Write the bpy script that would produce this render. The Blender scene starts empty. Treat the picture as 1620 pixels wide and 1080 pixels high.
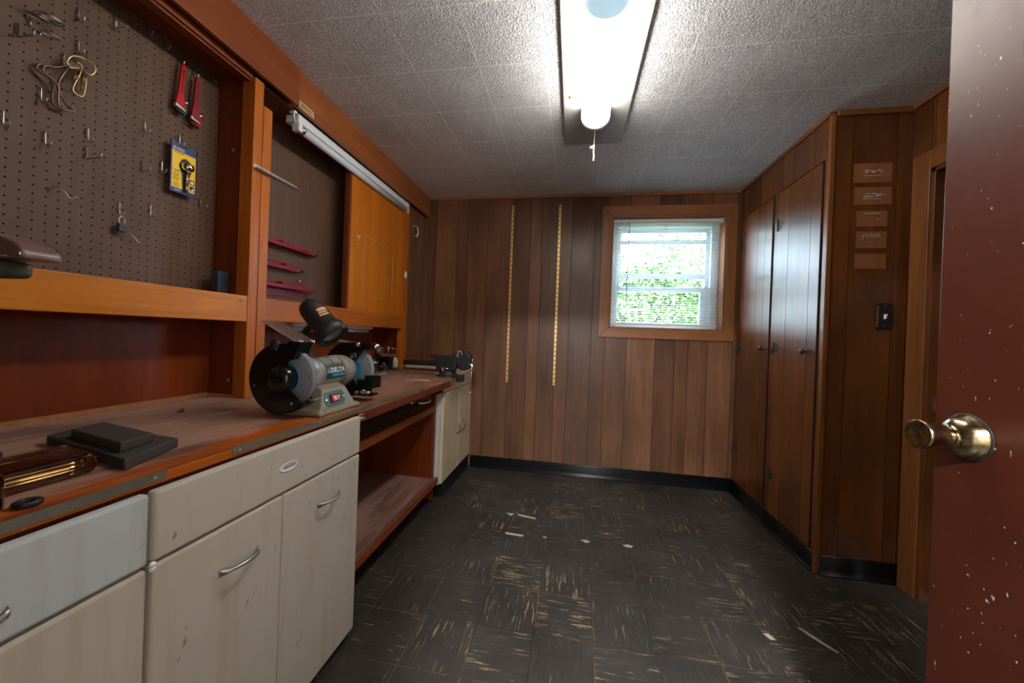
import bpy, bmesh, math, random
from mathutils import Vector, Matrix, Quaternion
random.seed(7)
PI = math.pi
SC = bpy.context.scene
COL = SC.collection

# ------------------------------------------------------------------ camera
CAM_YAW, CAM_PITCH, CAM_ROLL, CAM_F = 0.1557, 0.0022, 0.0375, 563.57
cam_d = bpy.data.cameras.new('camera')
cam = bpy.data.objects.new('camera', cam_d); COL.objects.link(cam)
def cam_axes():
    cy, sy = math.cos(CAM_YAW), math.sin(CAM_YAW); cp, sp = math.cos(CAM_PITCH), math.sin(CAM_PITCH)
    cr, sr = math.cos(CAM_ROLL), math.sin(CAM_ROLL)
    f = Vector((-sy*cp, cy*cp, -sp)); r = Vector((cy, sy, 0)); u = r.cross(f)
    return r*cr+u*sr, -r*sr+u*cr, f
_r, _u, _f = cam_axes()
cam.matrix_world = Matrix(((_r.x, _u.x, -_f.x, 0), (_r.y, _u.y, -_f.y, 0), (_r.z, _u.z, -_f.z, 1.1657), (0, 0, 0, 1)))
cam_d.sensor_width = 36; cam_d.lens = 36*CAM_F/1620
cam_d.shift_x = -7.92/1620; cam_d.shift_y = -7.59/1620
cam_d.clip_start = 0.02; cam_d.clip_end = 200
SC.camera = cam

# ------------------------------------------------------------------ world, sun, exposure
w = bpy.data.worlds.new('World'); SC.world = w; w.use_nodes = True
bg = w.node_tree.nodes['Background']
bg.inputs[0].default_value = (0.62, 0.78, 1.0, 1); bg.inputs[1].default_value = 17.0
sun_d = bpy.data.lights.new('sun', 'SUN'); sun_d.energy = 14; sun_d.angle = 0.01; sun_d.color = (1, .95, .86)
sun = bpy.data.objects.new('sun', sun_d); COL.objects.link(sun)
sun.rotation_euler = Vector((-.55, .42, -.72)).to_track_quat('-Z', 'Y').to_euler()
SC.view_settings.view_transform = 'Standard'; SC.view_settings.look = 'None'
SC.view_settings.gamma = 1; SC.view_settings.use_curve_mapping = False
SC.view_settings.exposure = 0.5
LAMP = 22.0          # emission of the ceiling lamp's diffuser
FILL = 170.0          # watts of the added fill lamp behind the camera

# ------------------------------------------------------------------ mesh builder
def V3(*a): return Vector(a)
class MB:
    def __init__(s): s.v = []; s.f = []; s.t = []; s.tone = 0.0; s.sm = []; s.m = []; s.mi = 0
    def _add(s, vs, fs, smooth=False):
        b = len(s.v); s.v += [Vector(p) for p in vs]; s.t += [s.tone]*len(vs)
        s.f += [tuple(i+b for i in f) for f in fs]; s.sm += [smooth]*len(fs); s.m += [s.mi]*len(fs)
        return s
    def box(s, x0, x1, y0, y1, z0, z1):
        if x0 > x1: x0, x1 = x1, x0
        if y0 > y1: y0, y1 = y1, y0
        if z0 > z1: z0, z1 = z1, z0
        v = [(x, y, z) for z in (z0, z1) for y in (y0, y1) for x in (x0, x1)]
        return s._add(v, [(0, 2, 3, 1), (4, 5, 7, 6), (0, 1, 5, 4), (2, 6, 7, 3), (0, 4, 6, 2), (1, 3, 7, 5)])
    def obox(s, c, ax, ay, az, hx, hy, hz):
        c = Vector(c); v = [c+ax*(i*hx)+ay*(j*hy)+az*(k*hz) for k in (-1, 1) for j in (-1, 1) for i in (-1, 1)]
        return s._add(v, [(0, 2, 3, 1), (4, 5, 7, 6), (0, 1, 5, 4), (2, 6, 7, 3), (0, 4, 6, 2), (1, 3, 7, 5)])
    def prism(s, pts, d, smooth=False):
        n = len(pts); pts = [Vector(p) for p in pts]; d = Vector(d)
        nn = sum(((pts[i]-pts[0]).cross(pts[(i+1) % n]-pts[0]) for i in range(1, n)), Vector())
        if nn.dot(d) > 0: pts = pts[::-1]
        v = pts+[p+d for p in pts]
        f = [tuple(range(n)), tuple(range(2*n-1, n-1, -1))]
        s._add(v, f)
        b = len(s.v)-2*n
        for i in range(n):
            j = (i+1) % n; s.f.append((b+i, b+i+n, b+j+n, b+j)); s.sm.append(smooth); s.m.append(s.mi)
        return s
    def lathe(s, o, ax, prof, n=32, a0=0, a1=2*PI, cap=True, up=None):
        """prof: list of (r, h) along axis ax from origin o"""
        o = Vector(o); ax = Vector(ax).normalized()
        e1 = Vector(up) if up else (V3(0, 0, 1) if abs(ax.z) < .9 else V3(1, 0, 0))
        e1 = (e1-ax*e1.dot(ax)).normalized(); e2 = ax.cross(e1)
        full = abs(a1-a0-2*PI) < 1e-6; m = n if full else n+1
        v = []; f = []
        for r, h in prof:
            for i in range(m):
                a = a0+(a1-a0)*i/n; v.append(o+ax*h+(e1*math.cos(a)+e2*math.sin(a))*max(r, 1e-5))
        for k in range(len(prof)-1):
            for i in range(n):
                j = (i+1) % m if full else i+1
                f.append((k*m+i, k*m+j, (k+1)*m+j, (k+1)*m+i))
        s._add(v, f, True)
        if cap and full:
            for k, rev in ((0, True), (len(prof)-1, False)):
                if prof[k][0] > 1e-4:
                    idx = list(range(k*m, k*m+m)); b = len(s.v)-len(v)
                    idx = [b+i for i in idx]; s.f.append(tuple(idx[::-1] if rev else idx)); s.sm.append(False); s.m.append(s.mi)
        return s
    def cyl(s, a, b, r, r2=None, n=20):
        a = Vector(a); b = Vector(b); L = (b-a).length
        return s.lathe(a, b-a, [(r, 0), (r if r2 is None else r2, L)], n)
    def sph(s, c, r, n=16, sc=(1, 1, 1)):
        v = []; f = []; k = n//2
        for i in range(k+1):
            th = PI*i/k
            for j in range(n):
                ph = 2*PI*j/n; v.append(Vector(c)+V3(r*sc[0]*math.sin(th)*math.cos(ph), r*sc[1]*math.sin(th)*math.sin(ph), r*sc[2]*math.cos(th)))
        for i in range(k):
            for j in range(n):
                f.append((i*n+j, (i+1)*n+j, (i+1)*n+(j+1) % n, i*n+(j+1) % n))
        return s._add(v, f, True)
    def tube(s, pts, r, n=8, closed=False, radii=None):
        pts = [Vector(p) for p in pts]; N = len(pts)
        def tan(i):
            if closed: return (pts[(i+1) % N]-pts[i-1]).normalized()
            return (pts[min(i+1, N-1)]-pts[max(i-1, 0)]).normalized()
        t = tan(0); e = V3(0, 0, 1) if abs(t.z) < .9 else V3(1, 0, 0)
        e = (e-t*e.dot(t)).normalized(); v = []; f = []
        for i in range(N):
            t = tan(i); e = (e-t*e.dot(t)).normalized(); e2 = t.cross(e); rr = radii[i] if radii else r
            for j in range(n):
                a = 2*PI*j/n; v.append(pts[i]+(e*math.cos(a)+e2*math.sin(a))*rr)
        for i in range(N if closed else N-1):
            i2 = (i+1) % N
            for j in range(n):
                f.append((i*n+j, i*n+(j+1) % n, i2*n+(j+1) % n, i2*n+j))
        s._add(v, f, True)
        if not closed:
            b = len(s.v)-len(v)
            s.f.append(tuple(b+j for j in range(n-1, -1, -1))); s.f.append(tuple(b+(N-1)*n+j for j in range(n)))
            s.sm += [False, False]; s.m += [s.mi, s.mi]
        return s
    def text(s, txt, o, r, u, size, depth=.0006, align='CENTER', fn=None):
        cu = bpy.data.curves.new('t', 'FONT'); cu.body = txt; cu.size = size; cu.align_x = align; cu.align_y = 'CENTER'
        cu.extrude = depth/2; cu.resolution_u = 2
        ob = bpy.data.objects.new('t', cu); COL.objects.link(ob)
        bpy.context.view_layer.update()
        me = bpy.data.meshes.new_from_object(ob.evaluated_get(bpy.context.evaluated_depsgraph_get()))
        o = Vector(o); r = Vector(r).normalized(); u = Vector(u).normalized(); nn = r.cross(u)
        if fn: vs = [fn(v.co) for v in me.vertices]
        else: vs = [o+r*v.co.x+u*v.co.y+nn*v.co.z for v in me.vertices]
        s._add(vs, [tuple(p.vertices) for p in me.polygons])
        bpy.data.objects.remove(ob); bpy.data.curves.remove(cu); bpy.data.meshes.remove(me)
        return s
    def xf(s, M, start=0):
        for i in range(start, len(s.v)): s.v[i] = M @ s.v[i]
        return s

ROOT = {}
def link_mesh(name, mb, mat, origin):
    me = bpy.data.meshes.new(name)
    me.from_pydata([v-origin for v in mb.v], [], mb.f)
    me.polygons.foreach_set('use_smooth', mb.sm)
    me.polygons.foreach_set('material_index', mb.m)
    a = me.attributes.new('tone', 'FLOAT', 'POINT'); a.data.foreach_set('value', mb.t)
    mats = mat if isinstance(mat, (list, tuple)) else [mat]
    for m in mats: me.materials.append(m)
    me.validate(); me.update()
    o = bpy.data.objects.new(name, me); COL.objects.link(o)
    return o
def obj(name, mb, mat, parent=None, bevel=0, label=None, seg=2):
    if parent is None:
        xs = [v.x for v in mb.v]; ys = [v.y for v in mb.v]; zs = [v.z for v in mb.v]
        org = V3((min(xs)+max(xs))/2, (min(ys)+max(ys))/2, min(zs))
        o = link_mesh(name, mb, mat, org); o.location = org; ROOT[o.name] = org
    else:
        org = ROOT[parent.name]; o = link_mesh(name, mb, mat, org); o.parent = parent; ROOT[o.name] = org
    if bevel:
        b = o.modifiers.new('b', 'BEVEL'); b.width = bevel; b.segments = seg; b.limit_method = 'ANGLE'; b.angle_limit = math.radians(40)
    if label: o['label'] = label
    return o
def thing(name, label, cat, loc, group=None):
    o = bpy.data.objects.new(name, None); COL.objects.link(o); o.location = Vector(loc); o.empty_display_size = .05
    o['label'] = label; o['category'] = cat; ROOT[o.name] = Vector(loc)
    if group: o['group'] = group
    return o
def tag(o, label, cat, group=None):
    o['label'] = label; o['category'] = cat
    if group: o['group'] = group
    return o
def struct(o, label, cat):
    o['kind'] = 'structure'; o['label'] = label; o['category'] = cat; return o
def bez(p, n=12):
    """smooth path through control points (Catmull-Rom)"""
    p = [Vector(a) for a in p]; P = [p[0]]+p+[p[-1]]; out = []
    for i in range(1, len(P)-2):
        for k in range(n):
            t = k/n; a, b, c, d = P[i-1], P[i], P[i+1], P[i+2]
            out.append(.5*((2*b)+(c-a)*t+(2*a-5*b+4*c-d)*t*t+(-a+3*b-3*c+d)*t**3))
    out.append(p[-1]); return out

# ------------------------------------------------------------------ materials
class NT:
    def __init__(s, name):
        m = bpy.data.materials.new(name); m.use_nodes = True; s.m = m; s.t = m.node_tree; s.n = s.t.nodes; s.l = s.t.links
        s.b = s.n['Principled BSDF']; s.out = s.n['Material Output']
    def new(s, t, **k):
        n = s.n.new(t)
        for a, v in k.items(): setattr(n, a, v)
        return n
    def link(s, a, b): s.l.new(a, b)
    def math(s, op, a, b=None, c=None):
        n = s.new('ShaderNodeMath', operation=op)
        for i, x in enumerate((a, b, c)):
            if x is None: continue
            if isinstance(x, (int, float)): n.inputs[i].default_value = x
            else: s.link(x, n.inputs[i])
        return n.outputs[0]
    def pos(s):
        if not hasattr(s, '_p'):
            s._p = s.new('ShaderNodeTexCoord').outputs['Object'] if getattr(s, 'local', False) else s.new('ShaderNodeNewGeometry').outputs['Position']
        return s._p
    def sep(s, v=None):
        n = s.new('ShaderNodeSeparateXYZ'); s.link(v if v is not None else s.pos(), n.inputs[0]); return n.outputs
    def scaled(s, sc, off=None, v=None):
        n = s.new('ShaderNodeMapping'); n.inputs['Scale'].default_value = sc; s.link(v if v is not None else s.pos(), n.inputs[0])
        if off is not None: s.link(off, n.inputs['Location'])
        return n.outputs[0]
    def noise(s, vec, scale=1, detail=4, rough=.55, dist=0):
        n = s.new('ShaderNodeTexNoise'); n.inputs['Scale'].default_value = scale; n.inputs['Detail'].default_value = detail
        n.inputs['Roughness'].default_value = rough; n.inputs['Distortion'].default_value = dist; s.link(vec, n.inputs['Vector']); return n.outputs[0]
    def ramp(s, x, stops):
        n = s.new('ShaderNodeValToRGB'); e = n.color_ramp.elements
        while len(e) < len(stops): e.new(.5)
        for i, (p, c) in enumerate(stops):
            e[i].position = p; e[i].color = (c, c, c, 1) if isinstance(c, (int, float)) else (*c, 1)
        s.link(x, n.inputs[0]); return n.outputs[0]
    def mix(s, f, a, b, bt='MIX'):
        n = s.new('ShaderNodeMix', data_type='RGBA', blend_type=bt)
        for i, x in ((0, f), (6, a), (7, b)):
            if isinstance(x, (int, float)): n.inputs[i].default_value = x if i == 0 else (x, x, x, 1)
            elif isinstance(x, tuple): n.inputs[i].default_value = (*x, 1)
            else: s.link(x, n.inputs[i])
        return n.outputs[2]
    def attr(s, name='tone'):
        n = s.new('ShaderNodeAttribute', attribute_name=name); return n.outputs['Fac']
    def bump(s, h, strength=.3, dist=.002):
        n = s.new('ShaderNodeBump'); n.inputs['Strength'].default_value = strength; n.inputs['Distance'].default_value = dist
        s.link(h, n.inputs['Height']); s.link(n.outputs[0], s.b.inputs['Normal'])
    def col(s, c):
        if isinstance(c, tuple): s.b.inputs['Base Color'].default_value = (*c, 1)
        else: s.link(c, s.b.inputs['Base Color'])
    def set(s, **k):
        for a, v in k.items():
            i = s.b.inputs[a.replace('_', ' ')]
            if isinstance(v, (int, float, tuple)): i.default_value = v
            else: s.link(v, i)

AX = {'x': (1, 14, 14), 'y': (14, 1, 14), 'z': (14, 14, 1)}
def wood(name, dark, light, axis='z', fine=9, rough=.35, blot=.35, coat=0.0, tone=0.0, bump=.15, big=1.0, marks=0.0, mark_col=(.75, .62, .45), soft=.35, wide=1.5):
    t = NT(name); off = None
    if tone:
        at = t.attr(); c = t.new('ShaderNodeCombineXYZ'); m = t.math('MULTIPLY', at, 37.0)
        for i in range(3): t.link(m, c.inputs[i])
        off = c.outputs[0]
    a = AX[axis]
    g = t.noise(t.scaled(tuple(fine*x*.35 for x in a), off), 1, 7, .62, .6)
    g2 = t.noise(t.scaled(tuple(x*.5*big for x in a), off), 1.6, 5, .6, 1.8)
    bl = t.noise(t.scaled((3, 3, 1.6), off), 1, 3, .5, .3)
    x = t.math('ADD', t.math('MULTIPLY', g, soft), t.math('MULTIPLY', g2, 1-soft))
    mid = tuple((d+l)/2 for d, l in zip(dark, light))
    c = t.ramp(x, [(.5-.14*wide, dark), (.5, mid), (.5+.14*wide, light)])
    if blot: c = t.mix(t.ramp(bl, [(.3, blot), (.62, 0.0)]), c, tuple(d*.45 for d in dark))
    if tone:
        f = t.ramp(at, [(0, 1-tone), (1, 1+tone*.0)])
        hs = t.new('ShaderNodeHueSaturation'); t.link(c, hs.inputs['Color']); t.link(t.math('MULTIPLY_ADD', at, tone*2, 1-tone), hs.inputs['Value']); c = hs.outputs[0]
    if marks:
        mk = t.noise(t.pos(), 75, 3, .6); mm = t.noise(t.pos(), 6, 2)
        k = t.math('MULTIPLY', t.ramp(mk, [(.70, 0.0), (.73, 1.0)]), t.ramp(mm, [(.5, 0.0), (.62, marks)]))
        c = t.mix(k, c, mark_col)
    t.col(c); t.set(Roughness=t.math('MULTIPLY_ADD', g, .25, rough-.12), Specular_IOR_Level=.35)
    if coat: t.set(Coat_Weight=coat, Coat_Roughness=.27)
    if bump: t.bump(g, bump, .001)
    return t.m
def plain(name, c, rough=.5, metal=0.0, var=.12, scale=30, bump=0, coat=0, local=False, spec=None):
    t = NT(name); t.local = local
    n = t.noise(t.pos(), scale, 4, .6)
    t.col(t.mix(n, tuple(x*(1-var) for x in c), tuple(min(1, x*(1+var)) for x in c)))
    t.set(Roughness=t.math('MULTIPLY_ADD', n, .2, rough-.1), Metallic=metal)
    if coat: t.set(Coat_Weight=coat)
    if spec is not None: t.set(Specular_IOR_Level=spec)
    if bump: t.bump(n, bump, .001)
    return t.m
def paint_mat(name, c, dirt=(.16, .10, .05), amt=.8, rust=True, tint=None):
    t = NT(name)
    n = t.noise(t.pos(), 4, 4, .6); base = t.mix(n, tuple(x*.9 for x in c), tuple(min(1, x*1.06) for x in c))
    run = t.noise(t.scaled((22, 22, 1.6)), 1, 4, .6)
    base = t.mix(t.ramp(run, [(.50, 0.0), (.72, .42)]), base, tuple(x*y for x, y in zip(c, (.72, .62, .48))))
    sc = t.noise(t.scaled((60, 34, 20)), 1, 3, .6, .4); ms = t.noise(t.pos(), 5, 2)
    k = t.math('MULTIPLY', t.ramp(sc, [(.655, 0.0), (.72, 1.0)]), t.ramp(ms, [(.38, 0.0), (.58, amt)]))
    t.col(t.mix(k, base, dirt)); t.set(Roughness=.42)
    t.bump(n, .05, .002)
    return t.m

M = {}
M['panel'] = wood('wall_panelling', (.095, .038, .018), (.265, .122, .060), 'z', rough=.36, blot=.5, tone=.30, bump=.06, coat=.12, soft=.22, wide=2.1)
M['closet'] = wood('closet_panelling', (.095, .026, .006), (.25, .085, .020), 'z', rough=.32, blot=.7, tone=.16, bump=.03, coat=.6, soft=.2, wide=2.2)
M['groove'] = plain('panel_groove', (.012, .007, .005), .7)
M['trimw'] = wood('casing_wood', (.24, .085, .028), (.38, .16, .06), 'z', rough=.4, blot=.12, coat=.15, bump=.08)
M['trimh'] = wood('casing_wood_h', (.24, .085, .028), (.38, .16, .06), 'x', rough=.4, blot=.12, coat=.15, bump=.08)
M['doorcase'] = wood('door_casing_wood', (.14, .045, .012), (.29, .11, .03), 'z', rough=.38, blot=.3, coat=.2, bump=.08)
M['orange'] = wood('varnished_pine', (.33, .070, .006), (.62, .18, .012), 'z', rough=.4, blot=.28, bump=.12, marks=.6)
M['orange_h'] = wood('varnished_pine_h', (.30, .060, .005), (.56, .155, .010), 'y', rough=.4, blot=.28, bump=.12, marks=.8)
M['valwood'] = wood('valance_wood', (.20, .050, .014), (.40, .125, .035), 'y', rough=.42, blot=.3, bump=.08, marks=.3)
M['rail'] = wood('bright_rail_wood', (.42, .105, .005), (.74, .26, .014), 'y', rough=.4, blot=.2, bump=.1, marks=.6)
M['red'] = wood('redwood_stained', (.12, .018, .003), (.25, .045, .006), 'z', rough=.42, blot=.4, bump=.1)
M['red_h'] = wood('redwood_stained_h', (.17, .035, .008), (.31, .075, .018), 'y', rough=.4, blot=.3, bump=.1)
M['plydark'] = wood('dark_ply', (.11, .020, .006), (.20, .042, .010), 'z', rough=.5, blot=.3, bump=.08)
M['ply'] = wood('sliding_door_ply', (.44, .11, .005), (.66, .21, .012), 'z', rough=.38, blot=.2, bump=.06, big=.6)

t = NT('ceiling_tile')
s = t.sep()
def grid(t, x, o, size, wdt):
    f = t.math('FRACT', t.math('DIVIDE', t.math('SUBTRACT', x, o), size))
    d = t.math('MINIMUM', f, t.math('SUBTRACT', 1.0, f)); return t.math('LESS_THAN', d, wdt/size)
gx = grid(t, s[0], -1.078, .3048, .0024); gy = grid(t, s[1], 1.2643, .3048, .0024)
g = t.math('MAXIMUM', gx, gy)
vo = t.new('ShaderNodeTexVoronoi', feature='SMOOTH_F1'); vo.inputs['Scale'].default_value = 150; t.link(t.pos(), vo.inputs['Vector'])
tex = t.noise(t.pos(), 190, 3, .7)
st = t.noise(t.pos(), 2.2, 4, .6); st2 = t.noise(t.pos(), 14, 4, .7)
c = t.mix(t.ramp(tex, [(.38, 0.0), (.62, 1.0)]), (.46, .47, .52), (.96, .96, .99))
c = t.mix(t.ramp(st, [(.45, 0.0), (.75, .35)]), c, (.26, .24, .22))
c = t.mix(t.math('MULTIPLY', t.ramp(st2, [(.66, 0.0), (.74, .5)]), t.ramp(st, [(.5, 0.0), (.6, 1.0)])), c, (.12, .11, .10))
t.col(t.mix(g, c, (.92, .92, .90))); t.set(Roughness=.8); t.bump(t.math('ADD', tex, vo.outputs[0]), .75, .006)
M['ceiling'] = t.m

t = NT('floor_tile')
s = t.sep(); T = .2286
ux = t.math('DIVIDE', t.math('SUBTRACT', s[0], -.5668), T); uy = t.math('DIVIDE', t.math('SUBTRACT', s[1], 2.0839), T)
fx, fy = t.math('FLOOR', ux), t.math('FLOOR', uy)
par = t.math('FLOORED_MODULO', t.math('ADD', fx, fy), 2.0)
cc = t.new('ShaderNodeCombineXYZ'); t.link(fx, cc.inputs[0]); t.link(fy, cc.inputs[1])
wn = t.new('ShaderNodeTexWhiteNoise'); t.link(cc.outputs[0], wn.inputs['Vector'])
offs = t.new('ShaderNodeVectorMath', operation='SCALE'); t.link(wn.outputs['Color'], offs.inputs[0]); offs.inputs['Scale'].default_value = 13.0
va = t.scaled((120, 9, 1)); vb = t.scaled((9, 120, 1))
def stre(v, sc, d=3): 
    ad = t.new('ShaderNodeVectorMath', operation='ADD'); t.link(v, ad.inputs[0]); t.link(offs.outputs[0], ad.inputs[1]); return t.noise(ad.outputs[0], sc, d, .6, .5)
sv = t.mix(par, stre(va, 1), stre(vb, 1)); 
msk = t.noise(t.scaled((1, 1, 1)), 9, 3, .7)
dens = t.math('MULTIPLY_ADD', wn.outputs['Value'], .10, -.05)
k = t.ramp(t.math('ADD', t.math('ADD', sv, t.math('MULTIPLY', t.math('SUBTRACT', msk, .5), .34)), dens), [(.618, 0.0), (.665, .9)])
hue = t.noise(t.pos(), 3.5, 2)
scol = t.mix(t.ramp(hue, [(.42, 0.0), (.58, 1.0)]), (.36, .24, .11), (.17, .18, .11))
faint = t.ramp(sv, [(.45, 0.0), (.8, .45)])
basec = t.mix(faint, (.024, .021, .0185), (.085, .073, .062))
dust = t.noise(t.pos(), 2.1, 5, .65)
basec = t.mix(t.ramp(dust, [(.40, 0.0), (.72, .42)]), basec, (.085, .075, .066))
c = t.mix(t.math('MULTIPLY', k, t.ramp(t.noise(t.pos(), 160, 2), [(.35, .2), (.6, .95)])), basec, scol)
g = t.math('MAXIMUM', grid(t, s[0], -.5668, T, .0013), grid(t, s[1], 2.0839, T, .0010))
gn = t.ramp(t.noise(t.pos(), 2.3, 2), [(.46, 0.0), (.6, 1.0)])
c = t.mix(g, c, t.mix(gn, (.006, .005, .004), (.15, .095, .04)))
t.col(c); t.set(Roughness=t.math('MULTIPLY_ADD', dust, .35, .30), Specular_IOR_Level=.45)
t.bump(t.math('SUBTRACT', sv, t.math('MULTIPLY', g, .6)), .12, .001)
M['floor'] = t.m

t = NT('pegboard')
s = t.sep()
def cen(x, o, size=.0254):
    f = t.math('FRACT', t.math('DIVIDE', t.math('SUBTRACT', x, o), size)); return t.math('SUBTRACT', f, .5)
a, b = cen(s[1], .01), cen(s[2], .007)
r2 = t.math('ADD', t.math('MULTIPLY', a, a), t.math('MULTIPLY', b, b)); hole = t.math('LESS_THAN', r2, .0095)
n = t.noise(t.pos(), 5, 5, .65); n2 = t.noise(t.scaled((1, 1, .08)), 22, 2)
c = t.mix(n, (.075, .036, .020), (.150, .080, .050)); c = t.mix(t.ramp(n2, [(.4, 0.0), (.7, .35)]), c, (.17, .10, .065))
spk = t.ramp(t.noise(t.pos(), 130, 2), [(.74, 0.0), (.77, .5)])
c = t.mix(spk, c, (.35, .28, .22))
pegmix = t.mix(hole, c, (.010, .006, .004)); pegmix.node.name = 'holes'; t.col(pegmix); t.set(Roughness=.6, Specular_IOR_Level=t.math('MULTIPLY_ADD', hole, -.4, .4))
M['peg'] = t.m; M['peg2'] = t.m.copy(); M['peg2'].name = 'pegboard_far'; M['peg2'].node_tree.nodes['holes'].inputs[7].default_value = (.27, .16, .10, 1)

def counter_mat(name, base_d, base_l, dust_amt, lo, hi):
    t = NT(name); s = t.sep()
    g = t.noise(t.scaled((34, 3, 20)), 1, 6, .65, .8); g2 = t.noise(t.scaled((9, 1.6, 4)), 1, 5, .6, 1.2)
    c = t.mix(t.ramp(g, [(.35, 0.0), (.65, 1.0)]), base_d, base_l)
    x = t.math('ADD', t.math('MULTIPLY', s[0], -1.0), t.math('MULTIPLY', t.math('SUBTRACT', g2, .5), .9))
    k = t.math('MULTIPLY', t.ramp(x, [(lo, 0.0), (hi, 1.0)]), dust_amt)
    c = t.mix(k, c, t.mix(g, (.21, .105, .075), (.52, .35, .28)))
    dk = t.noise(t.scaled((10, 2.0, 4)), 1, 5, .65, .5)
    c = t.mix(t.ramp(dk, [(.50, 0.0), (.64, .75)]), c, (.075, .035, .028))
    sp = t.noise(t.pos(), 95, 2); c = t.mix(t.ramp(sp, [(.74, 0.0), (.77, .7)]), c, (.55, .48, .42))
    t.col(c); t.set(Roughness=t.math('MULTIPLY_ADD', k, .3, .30), Coat_Weight=.15); t.bump(g, .12, .001)
    return t.m
M['counter'] = counter_mat('countertop_red_varnish', (.30, .045, .006), (.60, .15, .018), .9, .90, 1.22)
M['counter2'] = counter_mat('countertop_worn', (.22, .06, .022), (.42, .16, .07), .8, .75, 1.15)
M['shelfdirty'] = counter_mat('shelf_dusty', (.12, .025, .012), (.22, .06, .03), .75, .8, 1.3)
M['cab'] = paint_mat('cream_enamel', (.53, .48, .41))
M['cabw'] = paint_mat('pale_enamel', (.52, .555, .57), amt=.3)
M['cabc'] = paint_mat('cream_enamel_warm', (.62, .52, .36), amt=.25)
M['steel'] = plain('brushed_steel', (.55, .54, .50), .35, 1.0, .15, 60)
M['edge'] = plain('dull_metal_edging', (.30, .285, .235), .38, .7, .3, 25)
M['chrome'] = plain('chrome', (.75, .75, .77), .12, 1.0, .05)
M['zinc'] = plain('zinc_wire', (.50, .48, .44), .3, 1.0, .15, 80)
M['brasswire'] = plain('brass_wire', (.55, .40, .20), .3, 1.0, .2, 120)
M['darkwire'] = plain('dark_wire', (.20, .13, .08), .35, .8, .2, 120)
M['brass'] = None
t = NT('tarnished_brass'); n = t.noise(t.pos(), 60, 5, .65)
t.col(t.mix(t.ramp(n, [(.38, 0.0), (.66, 1.0)]), (.20, .14, .07), (.46, .38, .24))); t.set(Metallic=1.0, Roughness=t.math('MULTIPLY_ADD', n, .25, .1)); M['brass'] = t.m
M['gold'] = plain('brass_standard', (.80, .56, .20), .4, .75, .1)
M['black'] = plain('black_gloss_paint', (.008, .008, .009), .16, 0, .2, 90)
M['blackm'] = plain('black_matte', (.013, .013, .014), .5, 0, .2, 60)
M['rubber'] = plain('black_rubber_base', (.008, .009, .010), .38, 0, .3, 12)
M['red_paint'] = plain('red_paint', (.55, .008, .012), .3, 0, .1)
M['dkred_paint'] = plain('dark_red_paint', (.25, .006, .010), .35, 0, .2)
M['rack_red'] = plain('red_rack', (.22, .003, .009), .4, 0, .12)
M['plate'] = plain('lamp_plate', (.36, .35, .335), .45, 0, .04)
M['white'] = plain('white_enamel', (.74, .75, .76), .35, 0, .04)
M['whitep'] = plain('white_plastic', (.62, .72, .78), .4, 0, .03)
M['vinyl'] = plain('white_vinyl', (.72, .76, .80), .4, 0, .03)
M['slat'] = plain('blind_slat', (.74, .78, .80), .4, 0, .03)
M['cord'] = plain('white_cord', (.75, .73, .7), .7)
M['tan'] = plain('tan_hammered_enamel', (.22, .195, .15), .38, 0, .12, 60)
M['tanl'] = plain('pale_grey_enamel', (.27, .285, .29), .35, 0, .08, 60)
M['label_dark'] = plain('dark_label', (.035, .05, .045), .35)
M['label_blue'] = plain('cyan_ink', (.02, .30, .55), .4)
M['label_white'] = plain('white_ink', (.85, .85, .85), .4)
M['yellow'] = plain('yellow_ink', (.95, .62, .01), .35, 0, .03)
M['navy'] = plain('navy_ink', (.03, .06, .22), .35, 0, .1)
M['ink'] = plain('black_ink', (.01, .01, .012), .5)
M['orange_ink'] = plain('orange_ink', (.85, .35, .05), .5)
M['bluering'] = plain('blue_flange', (.02, .25, .50), .4)
M['switchred'] = plain('red_switch', (.75, .03, .03), .3)
M['castiron'] = plain('cast_iron', (.035, .036, .040), .45, .6, .4, 35, .3)
M['stone'] = plain('oilstone', (.042, .036, .034), .8, 0, .3, 90, .35)
M['maroon'] = plain('maroon_enamel', (.17, .10, .10), .38, 0, .15, 20, 0, .2)
M['olive'] = plain('olive_housing', (.06, .055, .04), .5, 0, .15)
M['bluebl'] = plain('blue_black_plastic', (.03, .045, .06), .4, 0, .3, 14)
M['tin'] = plain('old_tin', (.32, .33, .33), .4, .8, .3, 70)
M['rusty'] = plain('rusty_lid', (.22, .10, .07), .5, .5, .4, 70)
M['cloth'] = plain('grubby_cloth', (.50, .45, .38), .9, 0, .3, 90, .4)
M['lightwood'] = wood('raw_wood', (.40, .24, .12), (.62, .42, .24), 'x', rough=.7, blot=.2)
M['junk'] = plain('small_metal_parts', (.25, .22, .17), .4, .7, .5, 160)
M['paper'] = plain('torn_paper', (.42, .37, .28), .9, 0, .2, 60)
M['scrap'] = plain('grubby_scrap', (.36, .34, .31), .9, 0, .4, 160)
M['residue'] = plain('paper_residue', (.60, .57, .56), .9, 0, .35, 160)
M['faded'] = wood('unfaded_panel', (.24, .090, .035), (.37, .155, .065), 'z', rough=.4, blot=.15, coat=.15, bump=.05)
M['signgrey'] = plain('grey_tape_residue', (.60, .62, .68), .8, 0, .3, 200)
M['switchblk'] = plain('switch_plate_black', (.012, .013, .014), .3, 0, .3, 40)
t = NT('red_brown_door'); n = t.noise(t.pos(), 7, 5, .6); n2 = t.noise(t.pos(), 60, 3, .6); m = t.noise(t.pos(), 5, 2)
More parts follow.
